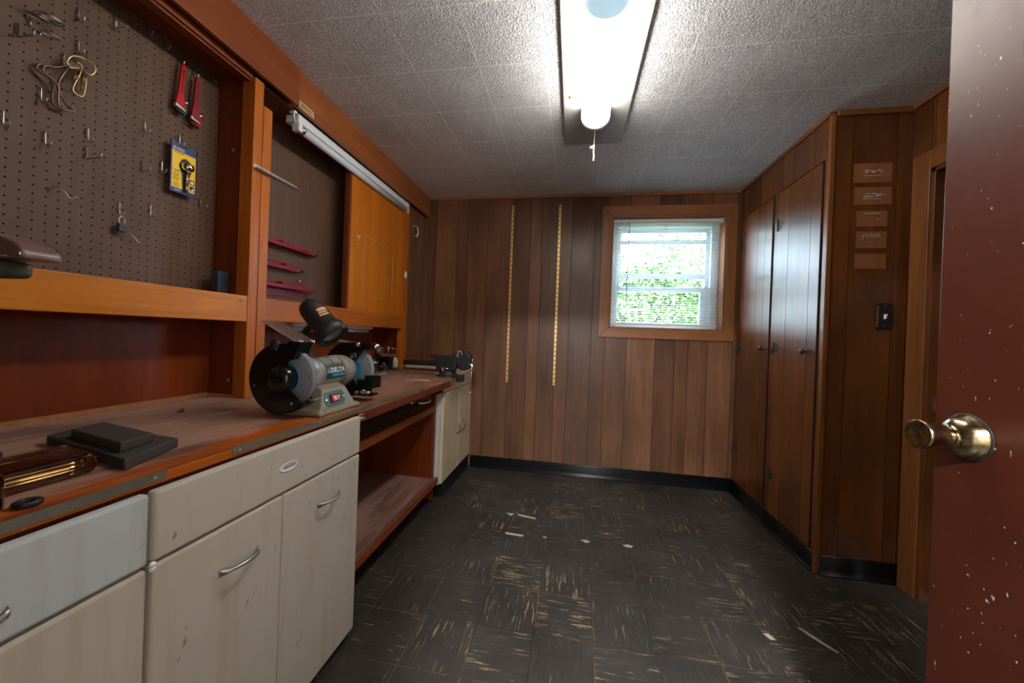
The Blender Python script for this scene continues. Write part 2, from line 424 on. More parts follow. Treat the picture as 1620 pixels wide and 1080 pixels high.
c = t.mix(n, (.046, .0095, .0035), (.080, .0165, .006)); k = t.math('MULTIPLY', t.ramp(t.noise(t.scaled((150, 150, 75)), 1, 2, .5), [(.725, 0.0), (.745, .75)]), t.ramp(m, [(.42, 0.0), (.55, 1.0)]))
t.col(t.mix(k, c, (.55, .57, .62))); t.set(Roughness=t.math('MULTIPLY_ADD', n2, .15, .33)); M['door'] = t.m
def emis(name, c, s):
    t = NT(name); t.col(c); t.set(Emission_Color=(*c, 1), Emission_Strength=s, Roughness=.5); return t.m
M['lamp'] = emis('lit_diffuser', (1.0, .96, .89), LAMP)
M['capglow'] = emis('translucent_cap', (.55, .78, .92), .55)
def glass(name, c, rough=.03, thin=True, alpha=None):
    t = NT(name); t.col(c); t.set(Transmission_Weight=1.0, Roughness=rough, IOR=1.45 if not thin else 1.02); return t.m
M['glass'] = glass('clear_pane', (.97, .99, .98), 0, True)
M['acrylic'] = glass('scuffed_acrylic', (.90, .88, .84), .5, False)
M['amber'] = glass('amber_glass', (.42, .22, .08), .05, False)
M['amber_d'] = glass('dark_amber_glass', (.20, .09, .03), .06, False)
M['jarglass'] = glass('jar_glass', (.75, .80, .78), .08, False)
t = NT('tube_off'); t.col((.62, .68, .76)); t.set(Roughness=.3); M['tubeoff'] = t.m
t = NT('leaf'); n = t.noise(t.pos(), 6, 3); at = t.attr()
t.col(t.mix(at, (.02, .075, .015), (.16, .27, .06))); t.set(Roughness=.5, Transmission_Weight=0.0, Subsurface_Weight=0.0); M['leaf'] = t.m
t = NT('grass'); n = t.noise(t.pos(), 25, 5); t.col(t.mix(n, (.08, .16, .04), (.30, .36, .14))); t.set(Roughness=.9); M['grass'] = t.m
M['siding'] = plain('pale_siding', (.7, .7, .68), .7)
M['drywall'] = plain('hall_paint', (.60, .55, .48), .8)
M['bark'] = plain('bark', (.10, .07, .045), .9, 0, .3, 30)

CZ, YB, XR, XC, YC, XL = 2.382, 3.06, 1.64, 1.277, 2.06, -1.56

# ------------------------------------------------------------------ setting
struct(obj('floor', MB().box(XL-.1, 1.9, -2.3, YB+.1, -.06, 0), M['floor']), 'dark speckled nine inch tile floor', 'floor')
struct(obj('ceiling', MB().box(XL-.1, 1.9, -2.3, YB+.1, CZ, CZ+.06), M['ceiling']), 'grey textured square tile ceiling', 'ceiling')

def planks(mb, axis, cuts, z0, z1, pos, depth, sgn, gap=.0035):
    """vertical planks between cuts along axis ('x' or 'y'); face at pos, thickness depth going away (sgn)"""
    for a, b in zip(cuts[:-1], cuts[1:]):
        mb.tone = random.random()
        if axis == 'x': mb.box(a+gap/2, b-gap/2, pos, pos+sgn*depth, z0, z1)
        else: mb.box(pos, pos+sgn*depth, a+gap/2, b-gap/2, z0, z1)
    mb.tone = 0
def chamfered(o, wdt=.0025):
    b = o.modifiers.new('b', 'BEVEL'); b.width = wdt; b.segments = 1; b.limit_method = 'ANGLE'

WX0, WX1, WZ0, WZ1 = .29, 1.172, 1.262, 2.188      # window opening
cuts = [-1.56, -1.367, -1.252, -1.054, -.953, -.772, -.555, -.394, -.294, -.146, -.039, .151, .263, .438, .666, .82, .922, 1.069, 1.252, 1.30]
mb = MB()
for a, b in zip(cuts[:-1], cuts[1:]):
    mb.tone = random.random()
    for (za, zb) in ((0, CZ),):
        lo, hi = a+.0018, b-.0018
        # split a plank round the window opening
        if hi <= WX0 or lo >= WX1: mb.box(lo, hi, YB, YB+.012, 0, CZ)
        else:
            mb.box(lo, hi, YB, YB+.012, 0, WZ0); mb.box(lo, hi, YB, YB+.012, WZ1, CZ)
            if lo < WX0: mb.box(lo, WX0, YB, YB+.012, WZ0, WZ1)
            if hi > WX1: mb.box(WX1, hi, YB, YB+.012, WZ0, WZ1)
mb.tone = 0; mb.mi = 1
for bx in ((XL-.1, WX0, 0, CZ), (WX1, 1.9, 0, CZ), (WX0, WX1, 0, WZ0), (WX0, WX1, WZ1, CZ)):
    mb.box(bx[0], bx[1], YB+.012, YB+.17, bx[2], bx[3])
struct(obj('wall_back', mb, [M['panel'], M['groove']]), 'dark brown vertical plank panelled far wall', 'wall')

# closet front (faces -X) and its end (faces -Y)
mb = MB(); cz_top = 2.14
D_R = (2.105, 2.505); D_L = (2.572, 3.02)
planks(mb, 'y', [2.06, 2.086, 2.181, 2.369, 2.485, 2.661, 2.754, 2.937, 3.06], cz_top+.012, CZ, XC, .012, 1)
planks(mb, 'y', [2.064, D_R[0]-.004], .0, cz_top+.012, XC, .012, 1)
planks(mb, 'y', [D_R[1]+.004, D_L[0]-.004], .0, cz_top+.012, XC, .012, 1)
planks(mb, 'y', [D_L[1]+.004, 3.058], .0, cz_top+.012, XC, .012, 1)
mb.tone = .5
for d in (D_R, D_L): mb.box(XC, XC+.012, d[0]-.004, d[1]+.004, 0, .103)
mb.mi = 1; mb.tone = 0
mb.box(XC+.0125, XC+.05, 2.075, 3.06, 0, CZ)
struct(obj('wall_closet', mb, [M['closet'], M['groove']]), 'varnished plank front of the built-in closet', 'wall')
mb = MB(); planks(mb, 'x', [XC+.004, 1.293, 1.376, 1.575, 1.64], 0, CZ, YC, .012, 1)
mb.mi = 1; mb.box(XC+.016, XR, YC+.012, YC+.05, 0, CZ)
struct(obj('wall_closet_end', mb, [M['closet'], M['groove']]), 'narrow varnished plank end wall of the closet beside the doorway', 'wall')
struct(obj('trim_1', MB().box(XC-.006, XC+.018, YC-.006, YC+.018, 0, CZ-.018), M['doorcase'], bevel=.004), 'wooden corner strip on the closet edge', 'trim')

# right wall with its doorway
DY0, DY1, DZ = 1.15, 1.945, 2.02
mb = MB(); mb.mi = 0
planks(mb, 'y', [1.945, 1.96, YC], DZ*0, CZ, XR, .012, 1)
planks(mb, 'y', [1.15, 1.35, 1.5, 1.72, 1.945], DZ, CZ, XR, .012, 1)
planks(mb, 'y', [-.12, .2, .4, .62, .8, .95, 1.15], 0, CZ, XR, .012, 1)
mb.mi = 1; mb.box(XR+.012, XR+.13, -.12, DY0, 0, CZ); mb.box(XR+.012, XR+.13, DY1, YC+.1, 0, CZ); mb.box(XR+.012, XR+.13, DY0, DY1, DZ, CZ)
struct(obj('wall_right', mb, [M['closet'], M['groove']]), 'brown plank wall around the side doorway', 'wall')
d2 = thing('door_1', 'dark wooden side door and casing in the right wall', 'door', (XR, 1.55, 0)); d2['kind'] = 'structure'
obj('casing', MB().box(XR-.018, XR, DY1, DY1+.09, 0, DZ+.09).box(XR-.018, XR, DY0-.09, DY0, 0, DZ+.09).box(XR-.018, XR, DY0, DY1, DZ, DZ+.09), M['doorcase'], d2, .004)
obj('jamb', MB().box(XR-.012, XR+.13, DY1-.02, DY1, 0, DZ).box(XR-.012, XR+.13, DY0, DY0+.02, 0, DZ).box(XR-.012, XR+.13, DY0, DY1, DZ-.02, DZ), M['closet'], d2, .002)
obj('door_stop', MB().box(XR+.05, XR+.065, DY1-.034, DY1-.02, 0, DZ-.02).box(XR+.05, XR+.065, DY0+.02, DY0+.034, 0, DZ-.02), M['orange'], d2, .002)
obj('door_panel', MB().box(XR+.068, XR+.10, DY0+.02, DY1-.02, .008, DZ-.02), M['closet'], d2, .003)
obj('strike_plate', MB().box(XR+.012, XR+.040, DY1-.023, DY1-.02, .89, .955), M['steel'], d2)

# front wall with the doorway the camera stands in, and the hall behind
mb = MB(); mb.box(XL, -.17, -.22, -.12, 0, CZ).box(.67, XR+.012, -.22, -.12, 0, CZ).box(-.17, .67, -.22, -.12, 2.06, CZ)
struct(obj('wall_front', mb, M['panel']), 'brown wall around the entry door', 'wall')
mb = MB().box(XL-.06, XL, -.22, YB, 0, CZ)
struct(obj('wall_left', mb, M['panel']), 'wall behind the workbench hutch', 'wall')
mb = MB().box(-1.2, -1.1, -2.3, -.22, 0, CZ).box(1.3, 1.4, -2.3, -.22, 0, CZ).box(-1.2, 1.4, -2.4, -2.3, 0, CZ)
struct(obj('wall_hall', mb, M['drywall']), 'plain painted walls of the hall', 'wall')

# wall return behind the far cabinet, left of the back wall
mb = MB(); planks(mb, 'y', [2.765, 2.90, 3.058], .868, 2.203, -1.36, .012, -1)
mb.mi = 1; mb.box(-1.559, -1.373, 2.765, 3.058, .868, 2.203)
struct(obj('wall_left_return', mb, [M['panel'], M['groove']]), 'narrow dark panelled return between the hutch and the far wall', 'wall')

# mouldings and base
struct(obj('trim_2', MB().box(-1.32, XC, YB-.014, YB, CZ-.022, CZ), M['trimh'], bevel=.004), 'thin brown cornice strip over the far wall', 'trim')
struct(obj('trim_3', MB().box(XC-.014, XC, YC, YB-.015, CZ-.022, CZ), M['doorcase'], bevel=.004), 'thin cornice strip over the closet', 'trim')
struct(obj('trim_4', MB().box(XC+.02, XR, YC-.014, YC, CZ-.03, CZ), M['doorcase'], bevel=.004), 'thin cornice strip over the closet end', 'trim')
struct(obj('trim_5', MB().box(XR-.014, XR, -.1, YC-.015, CZ-.022, CZ), M['doorcase'], bevel=.004), 'thin cornice strip over the side doorway', 'trim')
def base_prof(x=None):  # cove base profile as (out, z)
    return [(0, 0), (.022, 0), (.014, .006), (.007, .016), (.005, .03), (.005, .092), (.003, .097), (0, .098)]
pr = base_prof()
struct(obj('baseboard_back', MB().prism([(-.86, YB-o, z) for o, z in pr], (XC+.86, 0, 0), True), M['rubber']), 'black rubber cove base under the far wall', 'baseboard')
struct(obj('baseboard_closet', MB().prism([(XC-o, 2.072, z) for o, z in pr], (0, .49, 0), True).prism([(XC-o, 2.566, z) for o, z in pr], (0, YB-2.566, 0), True), M['rubber']), 'black rubber cove base under the closet doors', 'baseboard')
struct(obj('baseboard_end', MB().prism([(XC+.012, YC-o, z) for o, z in pr], (XR-XC-.012, 0, 0), True), M['rubber']), 'black rubber cove base under the closet end', 'baseboard')

# closet doors
def closet_door(name, y0, y1, cuts_, knob, hinges, label):
    d = thing(name, label, 'door', (XC, (y0+y1)/2, .105)); d['kind'] = 'structure'
    mb = MB(); planks(mb, 'y', [y0]+cuts_+[y1], .107, cz_top, XC-.008, .0195, 1, .0028)
    mb.mi = 1; mb.box(XC-.004, XC+.011, y0+.001, y1-.001, .108, cz_top-.001)
    p = obj('door_panel', mb, [M['closet'], M['groove']], d)
    mb = MB().lathe((XC-.008, knob[0], knob[1]), (-1, 0, 0), [(.011, 0), (.011, .003), (.006, .006), (.006, .014), (.015, .020), (.018, .027), (.015, .034), (.001, .037)], 20)
    obj('knob', mb, M['bluebl'], d)
    for (y, z, s) in hinges:
        mb = MB(); mb.cyl((XC-.014, y, z-.03), (XC-.014, y, z+.03), .0045, n=10).sph((XC-.014, y, z+.033), .005, 8).sph((XC-.014, y, z-.033), .005, 8)
        mb.box(XC-.0105, XC-.0082, y-.004, y+s*.035, z-.022, z+.022); mb.box(XC-.0105, XC-.0082, y+s*.03, y+s*.058, z-.006, z+.006)
        obj('hinge', mb, M['bluebl'], d)
    return d
closet_door('door_2', D_R[0], D_R[1], [2.185, 2.39], (2.175, 1.14), [(2.500, 1.93, -1), (2.500, 1.15, -1), (2.500, .345, -1)], 'nearer closet door of varnished planks, hinges at its far edge')
closet_door('door_3', D_L[0], D_L[1], [2.66, 2.76, 2.94], (2.62, 1.145), [(3.005, 1.92, -1), (3.005, 1.13, -1), (3.005, .36, -1)], 'farther closet door of varnished planks, next to the far wall')

# window
wn_ = thing('window_1', 'white double-hung window in an orange-brown wooden casing', 'window', (.73, YB, WZ0)); wn_['kind'] = 'structure'
co = (.205, 1.253, 1.183, 2.273)
def mitre(mb, x0, x1, z0, z1, X0, X1, Z0, Z1, y, th):
    """casing: outer X0.. inner x0..; four mitred boards"""
    q = [((X0, Z1), (X1, Z1), (x1, z1), (x0, z1)), ((X0, Z0), (x0, z0), (x1, z0), (X1, Z0))]
    r = [((X0, Z0), (X0, Z1), (x0, z1), (x0, z0)), ((X1, Z0), (x1, z0), (x1, z1), (X1, Z1))]
    return q, r
q, r = mitre(None, WX0, WX1, WZ0, WZ1, *co, YB, .018)
mb = MB()
for p in q: mb.prism([(x, YB, z) for x, z in p], (0, -.02, 0))
obj('casing', mb, M['trimh'], wn_, .003)
mb = MB()
for p in r: mb.prism([(x, YB, z) for x, z in p], (0, -.02, 0))
obj('side_casing', mb, M['trimw'], wn_, .003)
mb = MB(); th = .012
mb.box(WX0, WX0+th, YB-.018, YB+.17, WZ0, WZ1).box(WX1-th, WX1, YB-.018, YB+.17, WZ0, WZ1).box(WX0, WX1, YB-.018, YB+.17, WZ1-th, WZ1).box(WX0, WX1, YB-.018, YB+.17, WZ0, WZ0+th)
obj('reveal', mb, M['trimw'], wn_, .002)
def frame(mb, x0, x1, z0, z1, y0, y1, l, r, b, t_):
    mb.box(x0, x0+l, y0, y1, z0, z1).box(x1-r, x1, y0, y1, z0, z1).box(x0+l, x1-r, y0, y1, z0, z0+b).box(x0+l, x1-r, y0, y1, z1-t_, z1)
ix0, ix1 = WX0+th, WX1-th; iz0, iz1 = WZ0+th, WZ1-th
mb = MB(); frame(mb, ix0, ix1, iz0, iz1, YB+.09, YB+.165, .05, .06, .02, .05); obj('window_frame', mb, M['vinyl'], wn_, .003)
us = MB(); frame(us, ix0+.05, ix1-.06, 1.585, iz1-.045, YB+.13, YB+.155, .03, .03, .035, .04); us.box(ix0+.08, ix1-.09, YB+.135, YB+.15, 1.995, 2.03).box(ix0+.08, ix1-.09, YB+.135, YB+.15, 1.700, 1.742)
u_ = obj('upper_sash', us, M['vinyl'], wn_, .003)
obj('pane', MB().box(ix0+.078, ix1-.088, YB+.141, YB+.144, 1.61, iz1-.08), M['glass'], u_)
ls = MB(); frame(ls, ix0+.035, ix1-.06, iz0+.012, 1.625, YB+.10, YB+.127, .028, .07, .03, .042)
l_ = obj('lower_sash', ls, M['vinyl'], wn_, .003)
obj('pane', MB().box(ix0+.06, ix1-.12, YB+.112, YB+.115, iz0+.04, 1.585), M['glass'], l_)

bl = thing('venetian_blind', 'white slatted venetian blind lowered inside the window casing', 'blind', (.725, YB+.03, iz0))
bx0, bx1 = ix0+.002, 1.148; byc = YB+.030
obj('headrail', MB().box(bx0, bx1, byc-.014, byc+.014, 2.142, 2.172), M['slat'], bl, .002)
obj('bottom_rail', MB().box(bx0+.003, bx1-.004, byc-.010, byc+.010, 1.296, 1.308), M['slat'], bl, .003)
sl = MB(); nsl = 44
for i in range(nsl):
    z = 1.318+(2.138-1.318)*i/(nsl-1); a = math.radians(8); hw = .0125
    n_ = 4; prof = []
    for k_ in range(n_+1):
        u = -1+2*k_/n_; prof.append((byc+u*hw*math.cos(a), z+u*hw*math.sin(a)+.0022*(1-u*u)))
    v = [(x, y, zz) for x in (bx0+.004, bx1-.004) for y, zz in prof]
    v += [(x, y, zz-.0005) for x in (bx0+.004, bx1-.004) for y, zz in prof]
    m_ = n_+1
    f = [(k_, k_+1, m_+k_+1, m_+k_) for k_ in range(n_)]+[(2*m_+k_, 3*m_+k_, 3*m_+k_+1, 2*m_+k_+1) for k_ in range(n_)]
    sl._add(v, f, True)
obj('slats', sl, M['slat'], bl)
for x in (.40, .72, 1.0): obj('cord', MB().cyl((x, byc-.0135, 1.30), (x, byc-.0135, 2.145), .0009, n=6).cyl((x, byc+.0135, 1.30), (x, byc+.0135, 2.145), .0009, n=6), M['cord'], bl)
obj('wand', MB().cyl((.431, byc-.020, 2.15), (.425, byc-.022, 1.47), .0032, n=8), M['steel'], bl)
obj('bracket', MB().box(bx1-.002, bx1+.012, byc-.016, byc+.016, 2.138, 2.176), M['slat'], bl, .002)

# outside
struct(obj('ground', MB().box(-8, 9, YB+.2, 14, .75, .8), M['grass']), 'grass outside the window', 'ground')
struct(obj('wall_outside', MB().box(-8, 9, 13.9, 14.2, .8, 2.5), M['siding']), 'pale wall far behind the bushes', 'wall')
def shrub(cx, cy, rx, ry, rz, n, label, seed):
    rr = random.Random(seed)
    t_ = thing('shrub', label, 'shrub', (cx, cy, .8), 'shrubs outside the window')
    mb = MB()
    for i in range(n):
        th_, ph = rr.uniform(0, 2*PI), math.acos(rr.uniform(-1, 1)); q_ = rr.uniform(.45, 1)**.5
        q_ *= 1+.18*math.sin(5*th_+seed)*math.sin(4*ph)
        p = V3(cx+rx*q_*math.sin(ph)*math.cos(th_), cy+ry*q_*math.sin(ph)*math.sin(th_), .8+rz*.95+rz*.95*q_*math.cos(ph))
        d = V3(rr.gauss(0, 1), rr.gauss(0, 1), rr.gauss(0, .7)).normalized(); e = d.cross(V3(rr.gauss(0, 1), rr.gauss(0, 1), rr.gauss(0, 1))).normalized()
        L, W_ = rr.uniform(.05, .09), rr.uniform(.016, .028); mb.tone = rr.random()
        nn = d.cross(e)*.006
        mb._add([p-d*L*.5, p+e*W_+nn, p+d*L*.5, p-e*W_+nn, p-nn], [(0, 1, 4), (1, 2, 4), (2, 3, 4), (3, 0, 4)])
    obj('foliage', mb, M['leaf'], t_)
    st_ = MB()
    for k_ in range(7):
        a = k_*2*PI/7; st_.tube([(cx, cy, .8), (cx+rx*.25*math.cos(a), cy+ry*.25*math.sin(a), .8+rz*.8), (cx+rx*.6*math.cos(a), cy+ry*.6*math.sin(a), .8+rz*1.4)], .02, 6, radii=[.03, .02, .008])
    obj('stem', st_, M['bark'], t_)
shrub(.9, 5.0, .95, .7, .75, 5200, 'leafy green shrub seen low through the window, closest to the glass', 3)
shrub(2.6, 6.6, 1.3, .9, 1.7, 6500, 'green shrub further back, right half of the window view', 5)
shrub(-.35, 6.9, 1.35, .9, 1.6, 6500, 'green shrub further back, left half of the window view', 8)

# ------------------------------------------------------------------ entry door (open, seen at the right edge)
dr = thing('door_4', 'red-brown painted entry door with white paint specks, standing open at the right edge', 'door', (.6675, .37, .008)); dr['kind'] = 'structure'
obj('door_panel', MB().box(.65, .685, -.01, .752, .008, 2.03), M['door'], dr, .002)
ko = (.65, .698, 1.026)
kb = MB().lathe(ko, (-1, 0, 0), [(.0365, 0), (.0365, .003), (.034, .006), (.032, .011), (.028, .018), (.020, .0225), (.0145, .025), (.0145, .028), (.0185, .033), (.0195, .040), (.0215, .055), (.0245, .066), (.0245, .070), (.0225, .072), (.017, .069), (.001, .067)], 40)
obj('knob', kb, M['brass'], dr)
obj('rosette_shadow', MB().lathe(ko, (-1, 0, 0), [(.039, 0), (.039, .0012), (.036, .0014)], 40), M['blackm'], dr)  # black ring stands in for the shadow around the knob's rosette
for z in (.25, 1.0, 1.8): obj('hinge', MB().cyl((.650, -.018, z-.045), (.650, -.018, z+.045), .006, n=12).box(.6485, .6505, -.016, .015, z-.045, z+.045), M['brass'], dr)
obj('latch_plate', MB().box(.655, .680, .752, .7535, .99, 1.055).box(.661, .674, .7535, .762, 1.014, 1.034), M['brass'], dr)

# ------------------------------------------------------------------ base cabinets (near)
FX = -.787           # door faces
def box_open(mb, x0, x1, y0, y1, z0, z1): mb.box(x0, x1, y0, y1, z0, z1)
def pull(parent, y, z, w=.105, mat=None, label=None):
    """curved bow handle with paddle feet"""
    mb = MB(); pts = []; rr_ = []
    for i in range(13):
        u = -1+2*i/12; pts.append((FX+.004+.026*(1-u*u)**.8, y+u*w/2, z+.004*(1-u*u))); 
    n = len(pts); v = []
    for i, p in enumerate(pts):
        u = abs(-1+2*i/12); hz = .0045+.005*max(0, (u-.65)/.35); tx = .0025
        x, yy, zz = p
        v += [(x-tx, yy, zz-hz), (x+tx, yy, zz-hz*.5), (x+tx, yy, zz+hz*.5), (x-tx, yy, zz+hz)]
    f = []
    for i in range(n-1):
        for j in range(4): f.append((i*4+j, (i+1)*4+j, (i+1)*4+(j+1) % 4, i*4+(j+1) % 4))
    f += [(3, 2, 1, 0), ((n-1)*4, (n-1)*4+1, (n-1)*4+2, (n-1)*4+3)]
    mb._add(v, f, True)
    return obj('handle', mb, M['steel'], parent, label=label)
cA = thing('base_cabinet', 'painted metal base cabinet with a pale drawer, leftmost and cut by the frame', 'cabinet', (-1.16, .18, 0))
obj('body', MB().box(-1.53, FX-.022, -.11, .5685, .03, .812), M['cab'], cA, .002)
obj('toe_kick', MB().box(-1.53, FX-.06, -.11, .5685, 0, .03), M['rubber'], cA)
dA = obj('drawer_front', MB().box(FX-.022, FX, -.10, .5655, .700, .838), M['cabw'], cA, .006, label='pale blue-white drawer front')
pull(dA, .34, .742)
eA = obj('door', MB().box(FX-.022, FX, -.10, .5655, .032, .693), M['cab'], cA, .006); pull(eA, .05, .60)
cB = thing('base_cabinet', 'cream metal base cabinet with oval badge and two handled doors, below the bench grinder', 'cabinet', (-1.16, .91, 0))
obj('body', MB().box(-1.53, FX-.022, .5705, 1.252, .03, .812), M['cab'], cB, .002)
obj('toe_kick', MB().box(-1.53, FX-.06, .5705, 1.252, 0, .03), M['rubber'], cB)
obj('front_panel', MB().box(FX-.022, FX, .5735, 1.2515, .700, .838), M['cab'], cB, .006)
d1 = obj('door', MB().box(FX-.022, FX, .5735, .8885, .032, .693), M['cab'], cB, .005); pull(d1, .757, .592)
d2_ = obj('door', MB().box(FX-.022, FX, .8915, 1.2515, .032, .693), M['cab'], cB, .005); pull(d2_, 1.077, .600)
bd = MB(); bd.lathe((FX, .905, .770), (1, 0, 0), [(.0215, 0), (.0215, .0016), (.019, .0026), (.018, .0016), (.001, .0016)], 32)
for i in range(len(bd.v)): bd.v[i].y = .905+(bd.v[i].y-.905)*1.55; bd.v[i].z = .770+(bd.v[i].z-.770)*.58
obj('badge', bd, M['white'], cB)
sq = MB().tube(bez([(FX+.0025, .905-.020+.0045*i, .770+.0035*(-1)**i) for i in range(10)], 6), .0007, 6); obj('badge_script', sq, M['ink'], cB)
obj('door_bumper', MB().sph((FX+.001, .5725, .689), .006, 10).sph((FX+.001, .5725, .698), .006, 10), M['white'], cB)

# ------------------------------------------------------------------ countertops
CT = .862
c1 = thing('countertop', 'red varnished near countertop with dull metal edging over the cream cabinets', 'countertop', (-1.17, .58, .815))
obj('slab', MB().box(-1.53, -.818, -.11, 1.285, .845, CT), M['counter'], c1, .002)
obj('front_rail', MB().box(-.835, -.815, -.11, 1.285, .840, .8615), M['orange_h'], c1, .002)
obj('support', MB().box(-1.53, -.83, -.11, 1.25, .8125, .845), M['plydark'], c1)
for y0, y1 in ((-.11, .612), (.757, 1.285)):
    e = obj('metal_edging', MB().box(-.815, -.8125, y0, y1, .8475, CT+.001).box(-.822, -.8125, y0, y1, CT, CT+.0012), M['edge'], c1, .0005)
for y in (.592, .775, 1.06): obj('screw', MB().lathe((-.8125, y, .855), (1, 0, 0), [(.0035, 0), (.003, .001), (.001, .0015)], 10), M['steel'], c1)
obj('cove_strip', MB().prism([(-1.53, -.11, CT), (-1.514, -.11, CT), (-1.527, -.11, CT+.014), (-1.53, -.11, CT+.016)], (0, 1.405, 0)).prism([(-1.53, 1.298, CT), (-1.53, 1.282, CT), (-1.53, 1.295, CT+.014)], (.17, 0, 0)), M['trimh'], c1, .001)

c2 = thing('countertop', 'worn far countertop with chipped edge, running from the grinder to the vise', 'countertop', (-1.17, 1.9, .815))
pts = [(-1.53, 1.288), (-.818, 1.288), (-.822, 2.462), (-1.0, 2.76), (-1.359, 2.762), (-1.53, 2.69)]
obj('slab', MB().prism([(x, y, .838) for x, y in pts], (0, 0, CT-.838)), M['counter2'], c2, .003)
obj('front_rail', MB().box(-.848, -.817, 1.290, 2.350, .800, .8378), M['plydark'], c2, .003, label='dark chipped wooden rail')
obj('metal_edging', MB().box(-.818, -.8155, 1.288, 1.92, .852, CT+.001).box(-.828, -.8155, 1.288, 1.92, CT, CT+.0012), M['edge'], c2, .0005)
ch = MB()
for i in range(26):
    y = random.uniform(1.7, 2.42); ch.box(-.8165, -.8145, y, y+random.uniform(.003, .012), .8395+random.uniform(0, .015), .8415+random.uniform(.002, .018))
obj('chipped_edge', ch, M['paper'], c2)['kind'] = 'stuff'
cl = thing('metal_clip', 'small bright metal clip hanging at the joint of the two countertops', 'clip', (-.81, 1.292, .80))
obj('clip_body', MB().box(-.8125, -.809, 1.272, 1.306, .808, .836).box(-.8085, -.800, 1.276, 1.302, .812, .822), M['chrome'], cl, .002)
pk = MB().box(-1.345, -1.03, 2.700, 2.742, CT+.0002, CT+.016)
for v in pk.v: v.y += (v.x+1.345)*-.12
tag(obj('wood_strip', pk, M['plydark'], bevel=.002), 'dark wooden strip lying across the back end of the far countertop', 'board')

# ------------------------------------------------------------------ far cabinet and open shelf
cC = thing('base_cabinet', 'cream base cabinet with two small wire-handled doors under the vise', 'cabinet', (-1.2, 2.7, 0))
fx = -.862
obj('body', MB().box(-1.53, fx-.02, 2.352, 3.035, .115, .800), M['cab'], cC, .002)
obj('side_panel', MB().box(-1.3, fx-.03, 2.350, 2.3515, .12, .798).box(fx-.062, fx-.045, 2.345, 2.35, .12, .798), M['cabw'], cC, label='pale grey side panel')
obj('toe_kick', MB().box(-1.53, fx-.01, 2.42, 3.035, 0, .115), M['rubber'], cC, .004)
obj('drawer_front', MB().box(fx-.02, fx, 2.356, 3.032, .752, .836), M['cabc'], cC, .004)
hz = {0: (2.356, 2.698), 1: (2.702, 3.032)}
for k, (a, b) in hz.items():
    dd = obj('door', MB().box(fx-.02, fx, a, b, .122, .746), M['cabc'], cC, .004)
    yy = (2.655, 2.775)[k]
    hp = bez([(fx, yy, .395), (fx+.022, yy-.002, .405), (fx+.03, yy, .43), (fx+.022, yy+.002, .46), (fx, yy, .475)], 8)
    obj('handle', MB().tube(hp, .0045, 8), M['darkwire'], dd)
tp = [(-1.359, 2.765), (-1.0, 2.765), (-.86, 2.53), (-.86, 3.035), (-1.359, 3.058)]
tpm = MB().prism([(x, y, .8375) for x, y in tp], (0, 0, .022)); obj('cream_top', tpm, M['cabc'], cC, .003)
obj('back_lip', MB().prism([(-1.359, 2.77, .854), (-1.345, 2.77, .854), (-1.350, 2.77, .888), (-1.359, 2.77, .892)], (0, .286, 0)).prism([(-1.359, 3.057, .854), (-1.359, 3.045, .854), (-1.359, 3.05, .880), (-1.359, 3.057, .884)], (.48, 0, 0)), M['cabc'], cC, .002)

sh = thing('shelf_unit', 'open red-brown wooden shelf unit between the base cabinets', 'shelf', (-1.2, 1.8, 0))
obj('side_panel', MB().box(-1.50, -.935, 2.315, 2.335, .03, .798), M['red'], sh, .002)
obj('front_stile', MB().box(-.935, -.912, 2.305, 2.342, .03, .798), M['red'], sh, .002)
obj('back_panel', MB().box(-1.42, -1.40, 1.256, 2.315, .17, .798), M['plydark'], sh)
obj('bottom_shelf', MB().box(-1.40, -.90, 1.256, 2.3145, .155, .174), M['shelfdirty'], sh, .002)
obj('front_rail', MB().box(-.90, -.880, 1.256, 2.342, .135, .176), M['red_h'], sh, .002)
obj('metal_edging', MB().box(-.902, -.890, 1.258, 2.30, .1762, .1775), M['edge'], sh)
us_ = MB().box(-1.40, -.925, 1.256, 2.3145, .655, .672); obj('upper_shelf', us_, M['shelfdirty'], sh, .002)
obj('shelf_rail', MB().box(-.925, -.905, 1.256, 2.3045, .630, .674), M['red_h'], sh, .002)
obj('plinth', MB().box(-1.4, -.985, 1.256, 2.342, 0, .135), M['rubber'], sh)
tr = thing('tool_rail', 'dark rail holding small tools, screwed under the far countertop edge', 'tool rack', (-.87, 2.1, .74))
obj('rail', MB().box(-.90, -.852, 1.93, 2.295, .764, .7995), M['plydark'], tr, .002)
rb = MB()
for i in range(7): rb.lathe((-.851, 2.12+i*.022, .778), (1, 0, 0), [(.008, 0), (.008, .006), (.005, .0065), (.004, .002)], 12)
obj('socket', rb, M['castiron'], tr)
tag(obj('pliers', MB().tube(bez([(-.86, 1.93, .757), (-.84, 1.99, .750), (-.84, 2.05, .752), (-.86, 2.09, .757)], 6), .006, 8).tube(bez([(-.90, 1.93, .757), (-.915, 1.99, .750), (-.91, 2.05, .752), (-.88, 2.09, .757)], 6), .006, 8).box(-.895, -.865, 2.085, 2.125, .751, .7635), M['steel']), 'steel pliers tucked under the far countertop rail', 'pliers')

